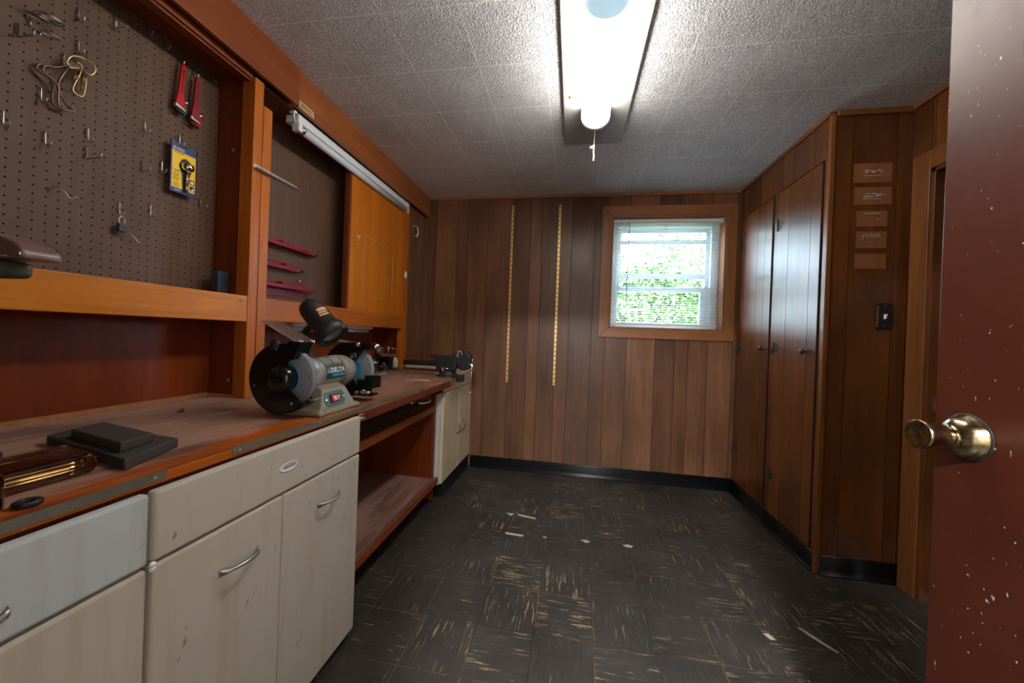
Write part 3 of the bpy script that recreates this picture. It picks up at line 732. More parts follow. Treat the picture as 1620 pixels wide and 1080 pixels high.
# ------------------------------------------------------------------ wall hutch over the bench
hu = thing('bench_hutch', 'orange varnished wooden hutch with two pegboard bays over the workbench', 'hutch', (-1.45, 1.2, CT))
obj('back_panel', MB().box(-1.55, -1.53, -.11, 1.30, .8665, 1.27), M['red'], hu, label='dark red wood back above the countertop')
obj('pegboard', MB().box(-1.55, -1.53, -.11, 1.30, 1.27, 2.222), M['peg'], hu, label='brown perforated hardboard of the near bay')
obj('lower_rail', MB().box(-1.36, -1.34, -.11, 1.2875, 1.183, 1.290), M['rail'], hu, .003)
obj('shelf', MB().box(-1.53, -1.36, -.11, 1.30, 1.262, 1.282), M['red_h'], hu)
obj('side_panel', MB().box(-1.53, -1.40, 1.300, 1.318, .864, 2.222), M['red'], hu, .002, label='red-brown side panel with a knot')
obj('post', MB().box(-1.40, -1.34, 1.2885, 1.3315, .8635, 2.20), M['orange'], hu, .002)
obj('post', MB().box(-1.40, -1.34, 1.3345, 1.378, .8635, 2.11), M['orange'], hu, .002)
obj('header', MB().box(-1.40, -1.36, -.11, 1.2875, 2.182, 2.380).box(-1.356, -1.350, -.11, 1.2875, 2.19, 2.380), M['red_h'], hu, .002)
obj('top_panel', MB().box(-1.53, -1.40, -.11, 1.318, 2.2225, 2.235), M['red_h'], hu)
obj('knot', MB().lathe((-1.465, 1.2998, 2.055), (0, -1, 0), [(.021, 0), (.019, .0009), (.012, .0004), (.001, .0012)], 24), M['plydark'], hu)
for z in (1.905, .935): obj('bolt', MB().lathe((-1.45 if z > 1 else -1.405-.03, 1.2998, z), (0, -1, 0), [(.009, 0), (.009, .003), (.006, .005), (.001, .006)], 12), M['tin'], hu)
obj('screw_hook', MB().cyl((-1.340, 1.245, 1.268), (-1.325, 1.245, 1.266), .002, n=8).sph((-1.323, 1.243, 1.266), .006, 10), M['chrome'], hu)
obj('back_panel', MB().box(-1.55, -1.53, 1.318, 2.742, .8635, 1.27), M['red'], hu)
obj('pegboard', MB().box(-1.55, -1.53, 1.318, 2.742, 1.27, 2.20), M['peg2'], hu, label='brown perforated hardboard of the far bay')
obj('lower_rail', MB().box(-1.385, -1.36, 1.378, 2.69, 1.190, 1.293), M['orange_h'], hu, .003)
obj('shelf', MB().box(-1.53, -1.385, 1.318, 2.742, 1.272, 1.290), M['red_h'], hu)
obj('side_panel', MB().box(-1.53, -1.40, 2.742, 2.757, .8635, 2.20), M['red'], hu, .002)
obj('post', MB().box(-1.405, -1.362, 2.690, 2.759, .8635, 2.20), M['orange'], hu, .002)
obj('top_panel', MB().box(-1.53, -1.36, 1.318, 2.759, 2.2, 2.213), M['plydark'], hu)
dp = obj('sliding_door', MB().box(-1.400, -1.386, 2.02, 2.688, 1.295, 2.198), M['ply'], hu, .001, label='orange plywood sliding door')
obj('door_stile', MB().box(-1.4155, -1.383, 1.994, 2.003, 1.295, 2.198).box(-1.4155, -1.385, 2.008, 2.0185, 1.295, 2.198), M['plydark'], dp, .001)
ol = MB(); yq = [(2.175, 1.795), (2.557, 1.783), (2.547, 1.399), (2.166, 1.396)]
for i in range(4):
    (ya, za), (yb, zb) = yq[i], yq[(i+1) % 4]; ol.tube([(-1.3855, ya, za), (-1.3855, yb, zb)], .0018, 4)
obj('outline_mark', ol, M['lightwood'], dp, label='thin pale rectangular outline')
obj('hinge', MB().box(-1.362, -1.359, 2.70, 2.735, 1.60, 1.655), M['whitep'], hu)
sc_ = MB()
for i in range(7): sc_.box(-1.3858, -1.385, 2.075+random.uniform(0, .05), 2.083+random.uniform(0, .05), 1.70+.013*i, 1.706+.013*i)
obj('label_residue', sc_, M['residue'], dp)

# valances and lamps below them
va = thing('valance', 'near wooden valance board under the ceiling over the pegboard', 'valance', (-1.33, .7, 2.2))
obj('board', MB().box(-1.328, -1.310, -.11, 1.492, 2.205, CZ-.001), M['red_h'], va, .002)
obj('end_board', MB().box(-1.50, -1.329, 1.480, 1.492, 2.2145, CZ-.001), M['red_h'], va, .001)
obj('bottom_edge', MB().box(-1.50, -1.329, 1.470, 1.494, 2.205, 2.214), M['orange_h'], va, .001)
va2 = thing('valance', 'far wooden valance board ending at the far wall, with a pale sticker', 'valance', (-1.33, 2.3, 2.2))
obj('board', MB().box(-1.340, -1.320, 1.494, 3.058, 2.205, CZ-.001), M['valwood'], va2, .002)
obj('end_board', MB().box(-1.50, -1.3405, 2.93, 2.95, 2.215, CZ-.001), M['orange_h'], va2, .002)
stk = obj('sticker', MB().box(-1.3195, -1.3185, 1.498, 1.598, 2.207, 2.244), M['lightwood'], va2)
obj('sticker_script', MB().tube(bez([(-1.318, 1.512+.006*i, 2.226+(.007 if i % 2 else -.006)) for i in range(12)], 5), .0009, 5).box(-1.3185, -1.318, 1.51, 1.585, 2.2125, 2.2135), M['ink'], stk)

fl = thing('strip_light', 'unlit fluorescent strip light hanging below the far valance', 'lamp', (-1.40, 2.1, 2.1))
yA, yB_ = 1.52, 2.72
obj('housing', MB().box(-1.425, -1.352, yA+.02, yB_, 2.165, 2.204), M['white'], fl, .004)
obj('tube', MB().cyl((-1.372, yA+.05, 2.147), (-1.372, yB_-.02, 2.147), .019, n=24), M['tubeoff'], fl)
for y in (yA+.035, yB_-.012): obj('socket', MB().box(-1.392, -1.352, y-.012, y+.012, 2.125, 2.170), M['white'], fl, .004)
obj('wire_clip', MB().tube(bez([(-1.37, yA+.02, 2.165), (-1.36, yA-.002, 2.172), (-1.352, yA-.01, 2.190), (-1.36, yA+.0, 2.205)], 5), .004, 6).box(-1.378, -1.350, yA-.01, yA+.006, 2.192, 2.203), M['white'], fl)
obj('cap_ring', MB().lathe((-1.372, yA+.052, 2.147), (0, 1, 0), [(.0205, 0), (.0205, .018)], 24), M['chrome'], fl)
fl2 = thing('strip_light', 'short white under-shelf light beneath the far lower rail', 'lamp', (-1.43, 2.0, 1.16))
obj('housing', MB().box(-1.48, -1.41, 1.62, 2.35, 1.172, 1.20), M['white'], fl2, .006)
obj('tube', MB().cyl((-1.44, 1.64, 1.160), (-1.44, 2.33, 1.160), .012, n=16), M['tubeoff'], fl2)
hk = MB().tube(bez([(-1.358, 2.83, 2.06), (-1.335, 2.835, 2.055), (-1.325, 2.84, 2.01), (-1.335, 2.835, 1.97), (-1.352, 2.83, 1.975)], 6), .006, 8)
hk.lathe((-1.36, 2.83, 2.06), (1, 0, 0), [(.014, 0), (.012, .004)], 12)
tag(obj('coat_hook', hk, M['steel']), 'metal hook on the dark panel behind the far post', 'hook')
# ceiling lamp
cl_ = thing('ceiling_light', 'lit fluorescent ceiling light on a white base plate with a pull cord', 'lamp', (.077, 1.5, CZ))
obj('base_plate', MB().box(-.093, .247, .78, 2.252, 2.370, CZ-.0005), M['plate'], cl_, .002)
lampc = (.073, 2.318)
def arch(mb, y0, y1, r, sc=1.0, z0=None):
    n = 20; p = [(lampc[0]-r, y0, 2.3695)]
    for i in range(n+1):
        a = PI+PI*i/n; p.append((lampc[0]+r*math.cos(a), y0, lampc[1]+.006+r*.92*math.sin(a)))
    p.append((lampc[0]+r, y0, 2.3695))
    mb.prism(p, (0, y1-y0, 0), True); return mb
obj('diffuser', arch(MB(), 1.245, 1.885, .070), M['lamp'], cl_, label='glowing diffuser')
obj('end_cap', arch(MB(), 1.8855, 1.905, .0745), M['white'], cl_, .003)
obj('center_cap', arch(MB(), 1.150, 1.2445, .0745), M['capglow'], cl_, .003)
obj('diffuser', arch(MB(), .83, 1.1495, .070), M['lamp'], cl_)
obj('end_cap', arch(MB(), .81, .8295, .0745), M['white'], cl_, .003)
obj('pull_cord', MB().tube([(.073, 1.93, 2.37), (.074, 1.93, 2.30), (.072, 1.93, 2.19)], .0016, 6).tube(bez([(.072, 1.93, 2.195), (.071, 1.93, 2.16), (.073, 1.93, 2.13), (.071, 1.93, 2.108)], 5), .0042, 8, radii=None).sph((.058, 1.928, 2.180), .009, 10, (1, .6, .8)).tube([(.072, 1.93, 2.19), (.064, 1.93, 2.188), (.058, 1.93, 2.18)], .003, 6), M['cord'], cl_)
obj('rust_spot', MB().lathe((-.055, 1.80, 2.3698), (0, 0, -1), [(.012, 0), (.001, .0006)], 16), M['orange_ink'], cl_)
for i in range(6):
    obj('screw', MB().lathe((.02+.024*i, 2.06+.05*((i*3) % 4)/4, 2.3698), (0, 0, -1), [(.004, 0), (.003, .0004)], 8), M['tin'], cl_)
obj('scuff', MB().box(-.05, -.02, 2.205, 2.215, 2.3692, 2.3702), M['tin'], cl_)

# unseen fill lamp and fixture, added behind the camera to brighten the room
hl = thing('ceiling_light', 'round fill lamp added in the hall, unseen behind the camera', 'lamp', (.1, -1.2, 2.30))
obj('shade', MB().lathe((.1, -1.2, 2.379), (0, 0, -1), [(.12, 0), (.12, .02), (.10, .06), (.001, .075)], 24), M['white'], hl)
hd = bpy.data.lights.new('fill_lamp', 'AREA'); hd.shape = 'DISK'; hd.size = .25; hd.energy = FILL; hd.color = (.95, .97, 1.0)
ho = bpy.data.objects.new('fill_lamp', hd); COL.objects.link(ho); ho.parent = hl; ho.location = (0, 0, -.01)
ho.visible_glossy = True

# ------------------------------------------------------------------ pegboard hooks
PX = -1.53
def hook_mesh(kind):
    """built with the board surface at x=0, leg centre at the origin"""
    mb = MB(); r = .0019
    if kind == 'J':
        mb.tube(bez([(-.0004, 0, .020), (.006, 0, .0205), (.0075, 0, .012), (.0075, 0, -.008), (.010, 0, -.018), (.018, 0, -.0235), (.027, 0, -.019), (.030, 0, -.009)], 6), r, 8)
        mb.tube([(-.0004, 0, -.006), (.0075, 0, -.006)], r, 6)
    elif kind == 'W':
        mb.tube([(-.0004, 0, .020), (.006, 0, .0202), (.007, 0, .018), (.007, 0, -.014), (.009, 0, -.016), (.060, 0, -.016), (.063, 0, -.014), (.064, 0, .002)], r*1.25, 8)
        mb.tube([(-.0004, 0, -.006), (.007, 0, -.006)], r, 6)
    elif kind == 'W2':
        mb.tube([(-.0004, 0, .020), (.006, 0, .0202), (.007, 0, .018), (.007, 0, -.014), (.009, 0, -.016), (.036, 0, -.016), (.039, 0, -.014), (.040, 0, .002)], r, 8)
        mb.tube([(-.0004, 0, -.006), (.007, 0, -.006)], r, 6)
    elif kind == 'L':
        mb.tube([(-.0004, 0, .020), (.005, 0, .0202), (.006, 0, .018), (.006, 0, -.016), (.008, 0, -.018), (.022, .003, -.018)], r*.8, 8)
    elif kind == 'V':
        mb.tube([(-.0004, 0, .024), (.006, 0, .0242), (.007, 0, .02), (.008, 0, -.022)], r, 8)
        mb.prism([(.004, -.006, -.020), (.050, -.002, -.012), (.052, .006, -.006), (.010, .004, -.010)], (0, 0, -.003))
    elif kind == 'B':
        mb.tube(bez([(-.0004, -.016, -.006), (.010, -.012, .010), (.018, -.004, .014), (.026, .006, .002), (.030, .014, -.012), (.034, .020, -.010), (.036, .026, -.002)], 6), r*.8, 8)
    return mb
hooks = [
 ('V', .949, 2.141, 'flat angled metal bracket hook near the top middle of the near pegboard'),
 ('L', 1.267, 2.196, 'short straight wire hook in the top right corner of the near pegboard'),
 ('W', .744, 1.943, 'long upturned wire hook at the upper left, below the wire rings'),
 ('W', .890, 1.685, 'long upturned wire hook in the middle of the board, directly under a small hook'),
 ('W2', 1.036, 1.713, 'medium upturned wire hook to the left of the carded drill bit'),
 ('W2', 1.234, 1.654, 'medium upturned wire hook at the lower right edge of the near pegboard'),
 ('B', .829, 1.539, 'bent wire hook curling like a spring in the lower left of the board'),
 ('B', 1.002, 1.451, 'bent wire hook just below the small padlock'),
 ('J', .861, 2.092, 'small J hook in the top row, above the tangle of wire clamps'),
 ('J', 1.037, 2.200, 'small J hook in the top row, second to the left of the red pipe wrenches'),
 ('J', 1.092, 2.194, 'small J hook in the top row, directly left of the red pipe wrenches'),
 ('J', 1.140, 2.172, 'small J hook holding the bright red pipe wrench'),
 ('J', 1.192, 2.160, 'small J hook holding the dark red pipe wrench'),
 ('J', .863, 1.995, 'small J hook holding the brass-coloured wire clamp'),
 ('J', .833, 1.931, 'small J hook holding the dark wire clamp'),
 ('J', .724, 1.693, 'small J hook at the far left of the middle row, cut by the frame'),
 ('J', .801, 1.681, 'small J hook in the left of the middle row, above the spring-like hook'),
 ('J', .891, 1.743, 'small J hook right above a long upturned hook'),
 ('J', 1.038, 1.854, 'small J hook alone between the wrenches and the middle row'),
 ('J', 1.150, 1.868, 'small J hook holding the yellow carded drill bit'),
 ('J', 1.094, 1.740, 'small J hook touching the left side of the yellow card'),
 ('J', .975, 1.541, 'small J hook holding the little padlock'),
 ('J', 1.063, 1.568, 'small J hook to the right of the padlock'),
 ('J', .790, 1.800, 'small dark-shadowed J hook under the dark wire clamp'),
]
protos = {}
for k, y, z, lab in hooks:
    if k not in protos:
        mb = hook_mesh(k); me_o = link_mesh('pegboard_hook', mb, M['zinc'], V3(0, 0, 0)); protos[k] = me_o; o = me_o
    else:
        o = protos[k].copy(); COL.objects.link(o)
    o.location = (PX+.0006, y, z); tag(o, lab, 'hook', 'wire hooks on the near pegboard')
def oval(cy, cz, rx, ry, x0, tilt):
    return [(x0+rx+rx*math.cos(a), cy+ry*math.sin(a), cz+tilt*math.cos(a)) for a in [2*PI*i/28 for i in range(28)]]
rg = MB().tube(oval(.787, 2.012, .028, .026, PX+.006, -.006), .0022, 8, True).tube(oval(.789, 2.018, .022, .020, PX+.010, -.005), .0018, 8, True).tube([(PX+.0003, .787, 2.02), (PX+.006, .787, 2.018)], .002, 6).tube([(PX+.007, .765, 2.0), (PX+.007, .768, 1.975)], .002, 6).tube(oval(.793, 1.972, .022, .018, PX+.006, -.006), .0018, 8, True).tube([(PX+.0003, .787, 1.972), (PX+.006, .787, 1.972)], .002, 6)
tag(obj('ring_holder', rg, M['zinc']), 'double wire ring holder at the top left of the near pegboard', 'tool holder')
def amap(u, v, x): return (x, .834+.00138*(u-111), 1.937+.00105*(u-111)-.00188*(v-92))
gp = [(140, 84), (138, 94), (128, 90), (116, 88), (111, 97), (117, 106), (130, 108), (124, 122), (117, 134), (121, 141), (134, 143), (135, 127), (136, 113), (147, 119), (153, 110), (148, 99), (138, 94)]
gc = thing('wire_clamp', 'brass-coloured bent wire spring clamp hanging among the hooks', 'clamp', amap(130, 150, PX+.02))
P_ = bez([amap(u, v, PX+.022+.005*math.sin(i)) for i, (u, v) in enumerate(gp)], 6)
obj('wire', MB().tube(P_, .0022, 8), M['brasswire'], gc)
P2 = bez([amap(u-6+i*.2, v+6, PX+.034) for i, (u, v) in enumerate([(125, 92), (133, 98), (130, 112), (122, 128), (121, 138), (132, 147), (138, 142), (140, 116)])], 6)
obj('wire', MB().tube(P2, .0020, 8), M['brasswire'], gc)
obj('grip', MB().tube([amap(126, 112, PX+.024), amap(119, 127, PX+.024)], .0042, 8).tube([amap(136, 114, PX+.024), amap(134.5, 134, PX+.024)], .0042, 8), M['brasswire'], gc)
dp_ = [(104, 92), (103, 104), (88, 104), (74, 100), (70, 107), (76, 114), (86, 123), (93, 134), (93, 150), (95, 163), (104, 170), (117, 173), (112, 163), (105, 148), (101, 138), (101, 125), (108, 112), (114, 104), (104, 103)]
dc = thing('wire_clamp', 'dark brown bent wire spring clamp beside the brass one', 'clamp', amap(100, 173, PX+.015))
obj('wire', MB().tube(bez([amap(u, v, PX+.016+.004*math.sin(i*1.3)) for i, (u, v) in enumerate(dp_)], 6), .0030, 8), M['darkwire'], dc)
obj('wire', MB().tube(bez([amap(u+3, v+3, PX+.028) for i, (u, v) in enumerate(dp_[2:13])], 6), .0024, 8), M['darkwire'], dc)

# padlock
pl = thing('padlock', 'tiny grey padlock hanging from a hook low on the near pegboard', 'padlock', (PX+.02, .975, 1.462))
obj('body', MB().box(PX+.014, PX+.028, .963, .985, 1.465, 1.492), M['bluebl'], pl, .002)
obj('shackle', MB().tube(bez([(PX+.021, .967, 1.490), (PX+.021, .967, 1.508), (PX+.021, .974, 1.517), (PX+.021, .981, 1.508), (PX+.021, .981, 1.490)], 6), .0018, 8), M['steel'], pl)

# carded drill bit
cd = thing('carded_drill_bit', 'silver drill bit in a yellow and blue blister card', 'drill bit', (PX+.03, 1.153, 1.66))
cx = PX+.026; Y0, Y1, Z0, Z1 = 1.108, 1.198, 1.662, 1.848
obj('card', MB().box(cx, cx+.0012, Y0, Y1, Z0, Z1), M['navy'], cd)
obj('yellow_field', MB().box(cx+.0012, cx+.0016, Y0+.004, Y1-.003, Z0+.016, Z1-.030), M['yellow'], cd)
o_ = cx+.0018; R_, U_ = (0, 1, 0), (0, 0, 1)
obj('lettering', MB().text('IRWIN', (cx+.0014, Y0+.026, Z1-.022), R_, U_, .0135), M['label_white'], cd)
obj('size_mark', MB().text('1 3/8"', (o_, Y0+.017, Z0+.080), R_, U_, .0125), M['ink'], cd)
obj('print', MB().text('SPEEDBOR', (o_, Y0+.027, Z1-.036), R_, U_, .0075), M['ink'], cd)
tx = MB()
for i in range(4): tx.box(o_, o_+.0003, Y0+.007, Y0+.030-(i % 2)*.004, Z0+.067-.0075*i, Z0+.0695-.0075*i)
for i in range(4): tx.box(o_, o_+.0003, Y0+.007, Y0+.028+(i % 2)*.003, Z0+.034-.0045*i, Z0+.0352-.0045*i)
for zz in (.046, .022): obj('pictogram', MB().box(o_, o_+.0003, Y1-.022, Y1-.006, Z0+zz, Z0+zz+.019), M['ink'], cd)
obj('fine_print', tx, M['ink'], cd)['kind'] = 'stuff'
tw = MB().prism([(o_+.0004, Y1-.020, Z0+.024), (o_+.0004, Y1-.008, Z0+.036), (o_+.0004, Y1-.008, Z0+.024)], (.0003, 0, 0)).lathe((o_+.0004, Y1-.014, Z0+.055), (1, 0, 0), [(.006, 0), (.006, .0003)], 12).text('IRWIN', (cx+.0014, Y0+.026, Z0+.008), R_, U_, .007)
obj('white_print', tw, M['label_white'], cd)
bt = MB().cyl((cx+.009, 1.160, 1.690), (cx+.009, 1.160, 1.752), .0042, n=6).cyl((cx+.009, 1.160, 1.672), (cx+.009, 1.160, 1.700), .0052, n=6)
bt.lathe((cx+.010, 1.160, 1.750), (0, 0, 1), [(.004, 0), (.014, .003), (.0195, .010), (.0195, .026), (.015, .029), (.006, .027), (.001, .034)], 28)
obj('drill_bit', bt, M['chrome'], cd)
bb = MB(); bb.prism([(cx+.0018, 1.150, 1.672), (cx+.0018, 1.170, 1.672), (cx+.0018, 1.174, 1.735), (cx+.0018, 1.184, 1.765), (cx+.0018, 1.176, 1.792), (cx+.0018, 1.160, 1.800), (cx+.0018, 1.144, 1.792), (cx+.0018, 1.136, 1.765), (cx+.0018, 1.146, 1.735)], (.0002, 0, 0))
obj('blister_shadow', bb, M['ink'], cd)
obj('blister_rim', MB().tube([(cx+.001, Y0-.002, Z1+.002), (cx+.001, Y0-.002, Z0-.002), (cx+.001, Y1+.002, Z0-.002), (cx+.001, Y1+.002, Z1+.001)], .0016, 6).tube(bez([(cx+.001, 1.172, Z1-.004), (cx+.001, 1.174, Z1+.006), (cx+.001, 1.180, Z1+.006), (cx+.001, 1.182, Z1-.004)], 5), .0012, 6), M['jarglass'], cd)
obj('hanger_hole', MB().box(cx+.0012, cx+.0015, 1.138, 1.168, Z1-.009, Z1-.003), M['ink'], cd)

# pipe wrenches
def pipe_wrench(y, ztop, L, mat, lab, lean):
    t_ = thing('pipe_wrench', lab, 'wrench', (PX+.03, y, ztop-L), 'red pipe wrenches on the near pegboard')
    x = PX+.026; zt = ztop; zb = ztop-L
    def Y(yy, z): return y+yy+lean*(ztop-z)
    hp = [(-.006, zt), (.006, zt), (.0075, zt-.01), (.0095, zb+.07), (.017, zb+.045), (.026, zb+.034), (.026, zb+.022), (-.012, zb+.020), (-.014, zb+.045), (-.0095, zb+.07), (-.0075, zt-.01)]
    obj('handle', MB().prism([(x-.0055, Y(a, z), z) for a, z in hp], (.011, 0, 0)), mat, t_, .0018)
    obj('handle_groove', MB().prism([(x+.0056, Y(a, z), z) for a, z in [(-.003, zt-.02), (.003, zt-.02), (.004, zb+.075), (-.004, zb+.075)]], (.0008, 0, 0)), M['dkred_paint'], t_)
    obj('heel_jaw', MB().prism([(x-.007, Y(a, z), z) for a, z in [(-.016, zb+.030), (.018, zb+.020), (.020, zb+.012), (-.014, zb+.018)]], (.014, 0, 0)), M['steel'], t_, .001)
    obj('hook_jaw', MB().prism([(x-.006, Y(a, z), z) for a, z in [(.016, zb+.052), (.026, zb+.052), (.028, zb+.010), (.020, zb-.002), (-.012, zb+.004), (-.017, zb+.010), (.010, zb+.010), (.017, zb+.016)]], (.012, 0, 0)), M['castiron'] if mat == M['red_paint'] else mat, t_, .0015)
    obj('adjusting_nut', MB().cyl((x, Y(.021, zb+.05), zb+.042), (x, Y(.021, zb+.05), zb+.058), .0085, n=16), M['steel'], t_)
    return t_
pipe_wrench(1.140, 2.150, .188, M['red_paint'], 'bright red pipe wrench hanging left of its darker twin', -.06)
pipe_wrench(1.192, 2.135, .190, M['dkred_paint'], 'dark red pipe wrench hanging right of the bright red one', -.04)

bh = thing('sharpener_block', 'blue-black plastic block standing on the pegboard ledge by the post', 'block', (-1.47, 1.27, 1.284))
obj('block', MB().box(-1.475, -1.44, 1.248, 1.294, 1.284, 1.388), M['bluebl'], bh, .004)

# red plastic tool racks in the far bay
for i, (ya, yb, z, dpth, lab) in enumerate([(1.50, 1.91, 1.590, .045, 'red metal tool rack on the far pegboard, topmost of three'), (1.53, 1.81, 1.478, .035, 'red metal tool rack on the far pegboard, middle and shortest of three'), (1.50, 1.90, 1.378, .05, 'red metal tool rack on the far pegboard, lowest of three')]):
    t_ = thing('tool_rack', lab, 'tool rack', (PX+.02, (ya+yb)/2, z-.02), 'red racks on the far pegboard')
    obj('back_plate', MB().box(PX+.0005, PX+.004, ya, yb-.06, z-(.012 if i < 2 else .05), z+.030), M['rack_red'], t_, .001)
    obj('shelf_plate', MB().prism([(PX+.004, ya, z+.003), (PX+dpth, ya, z+.003), (PX+dpth, yb-.06, z+.003), (PX+.012, yb, z+.003), (PX+.004, yb, z+.003)], (0, 0, .006)), M['rack_red'], t_, .001)
    obj('front_lip', MB().box(PX+dpth-.002, PX+dpth+.001, ya, yb-.06, z-.010, z+.003), M['rack_red'], t_, .001)
    obj('gusset', MB().box(PX+.004, PX+dpth-.002, ya+.12, ya+.124, z+.0092, z+.022), M['rack_red'], t_)
tag(obj('eye_screw', MB().cyl((PX+.0006, 1.77, 1.425), (PX+.02, 1.77, 1.425), .0025, n=8).lathe((PX+.02, 1.77, 1.425), (1, 0, 0), [(.008, 0), (.008, .003), (.003, .004)], 14), M['chrome']), 'chrome screw head in the far pegboard over the lowest red rack', 'screw')
br = thing('shelf_bracket', 'perforated steel bracket sticking out from the double post', 'bracket', (-1.33, 1.40, 1.82))
mb = MB(); mb.box(-1.339, -1.336, 1.292, 1.525, 1.826, 1.843)
mb.box(-1.339, -1.318, 1.292, 1.525, 1.823, 1.826)
obj('strip', mb, M['steel'], br, .0008)
mb = MB()
for i in range(5): mb.lathe((-1.327, 1.315+.045*i, 1.8265), (0, 0, 1), [(.0045, 0), (.0045, .0008), (.002, .0009)], 12).lathe((-1.3358, 1.33+.045*i, 1.835), (1, 0, 0), [(.0035, 0), (.0035, .0008)], 12)
obj('rivet', mb, M['chrome'], br)

# ------------------------------------------------------------------ bench grinder
gx, gz = -.950, .995
gr = thing('bench_grinder', 'grey bench grinder with black wheel guards and a black work lamp', 'grinder', (gx, 1.25, CT+.001))
def loft(mb, secs, smooth=False):
    n = len(secs[0]); v = [p for s_ in secs for p in s_]; f = []
    for k in range(len(secs)-1):
        for i in range(n): f.append((k*n+i, k*n+(i+1) % n, (k+1)*n+(i+1) % n, (k+1)*n+i))
    f += [tuple(range(n-1, -1, -1)), tuple(range((len(secs)-1)*n, len(secs)*n))]
    return mb._add(v, f, smooth)
def rect(x0, x1, y0, y1, z): return [(x0, y0, z), (x1, y0, z), (x1, y1, z), (x0, y1, z)]
z0 = CT+.001
base = loft(MB(), [rect(-1.05, -.838, 1.092, 1.322, z0), rect(-1.05, -.838, 1.092, 1.322, z0+.014), rect(-1.04, -.848, 1.112, 1.300, z0+.022), rect(-1.02, -.868, 1.140, 1.268, z0+.085), rect(-1.00, -.90, 1.150, 1.262, z0+.10)])
obj('base', base, M['tan'], gr, .005, seg=3)
fr = V3(.063, 0, .022).normalized(); nrm = V3(.063, 0, .020).normalized()   # normal of the sloped front face
fc = V3(-.8575, 1.192, .912); ey, eu = V3(0, 1, 0), V3(-.302, 0, .953)
nn = ey.cross(eu).normalized()
sp = MB(); pts = []
for a, b in ((-.056, -.012), (-.056, .014), (-.044, .027), (.042, .027), (.054, .014), (.054, -.012), (.042, -.027), (-.044, -.027)): pts.append(fc+ey*a+eu*b-nn*.002)
sp.prism(pts, nn*.005); so = obj('switch_plate', sp, M['label_dark'], gr, .001)
obj('switch_frame', MB().obox(fc+nn*.0045, ey, eu, nn, .028, .015, .0015), M['ink'], so)
obj('rocker', MB().obox(fc+ey*-.008+nn*.007, ey, eu, nn, .015, .010, .004), M['switchred'], so, .001)
obj('switch_marks', MB().obox(fc+ey*-.008+nn*.0112, ey, eu, nn, .001, .006, .0002).obox(fc+ey*.017+nn*.0065, ey, eu, nn, .0015, .008, .0003).lathe(fc+ey*-.049+nn*.003, nn, [(.004, 0), (.003, .001)], 10).lathe(fc+ey*.047+nn*.003, nn, [(.004, 0), (.003, .001)], 10), M['chrome'], so)
mh = MB().lathe((gx, 1.155, gz), (0, 1, 0), [(.060, 0), (.0645, .003), (.0645, .150), (.060, .153)], 48)
obj('motor_housing', mh, M['tan'], gr)
eb = MB().lathe((gx, 1.103, gz), (0, 1, 0), [(.030, 0), (.048, .004), (.056, .03), (.0665, .046), (.0665, .056), (.060, .058)], 40)
obj('end_bell', eb, M['tanl'], gr)
eb = MB().lathe((gx, 1.300, gz), (0, 1, 0), [(.060, 0), (.0665, .002), (.0665, .020), (.064, .052), (.056, .078), (.034, .086)], 40)
obj('end_bell', eb, M['tan'], gr)
bs = MB()
for yy, rr_ in ((1.135, .066), (1.335, .062)):
    for a in (20, 140, 260): bs.sph((gx+rr_*math.cos(math.radians(a)), yy, gz+rr_*math.sin(math.radians(a))), .007, 10, (1, 1.6, 1))
obj('bolt_boss', bs, M['tanl'], gr)
# wrapped label
def wrap(y_c, a_c, r):
    def fn(co):
        a = a_c+co.y/r; return V3(gx+(r+co.z)*math.cos(a), y_c+co.x, gz+(r+co.z)*math.sin(a))
    return fn
def wrap_patch(mb, y0, y1, a0, a1, r, n=12):
    v = []; 
    for i in range(n+1):
        a = a0+(a1-a0)*i/n
        for y in (y0, y1): v.append((gx+r*math.cos(a), y, gz+r*math.sin(a)))
    return mb._add(v, [(2*i, 2*i+1, 2*i+3, 2*i+2) for i in range(n)], True)
rl = .0649; D = math.radians
lb = obj('name_label', wrap_patch(MB(), 1.180, 1.292, D(-14), D(31), rl), M['label_dark'], gr, label='dark green name label')
obj('warning_label', wrap_patch(MB(), 1.180, 1.292, D(33), D(76), rl), M['label_dark'], gr)
tm = MB().text('DELTA', (0, 0, 0), (1, 0, 0), (0, 1, 0), .027, .0003, fn=wrap(1.247, D(14), rl+.0004))
obj('lettering', tm, M['label_white'], lb)
def tri(mb, yc, ac, s, r):
    f = wrap(yc, ac, r); return mb._add([f(V3(-s, -s*.8, 0)), f(V3(s, -s*.8, 0)), f(V3(0, s, 0)), f(V3(-s*.35, -s*.35, .0001)), f(V3(s*.35, -s*.35, .0001)), f(V3(0, s*.3, .0001))], [(0, 1, 4, 3), (1, 2, 5, 4), (2, 0, 3, 5)])
obj('triangle_logo', tri(MB(), 1.196, D(14), .0105, rl+.0004), M['label_blue'], lb)
obj('blue_band', wrap_patch(MB(), 1.215, 1.286, D(-6), D(2), rl+.0003), M['label_blue'], lb)
wl = MB()
for i in range(8):
    a = D(38+4.6*i)
    for (ya, yb) in ((1.184, 1.232), (1.238, 1.288)):
        y_ = ya
        while y_ < yb-.006:
            L_ = random.uniform(.004, .011); wrap_patch(wl, y_, min(y_+L_, yb), a, a+D(2.0), rl+.0004, 2); y_ += L_+.002
obj('warning_lines', wl, M['residue'], gr)

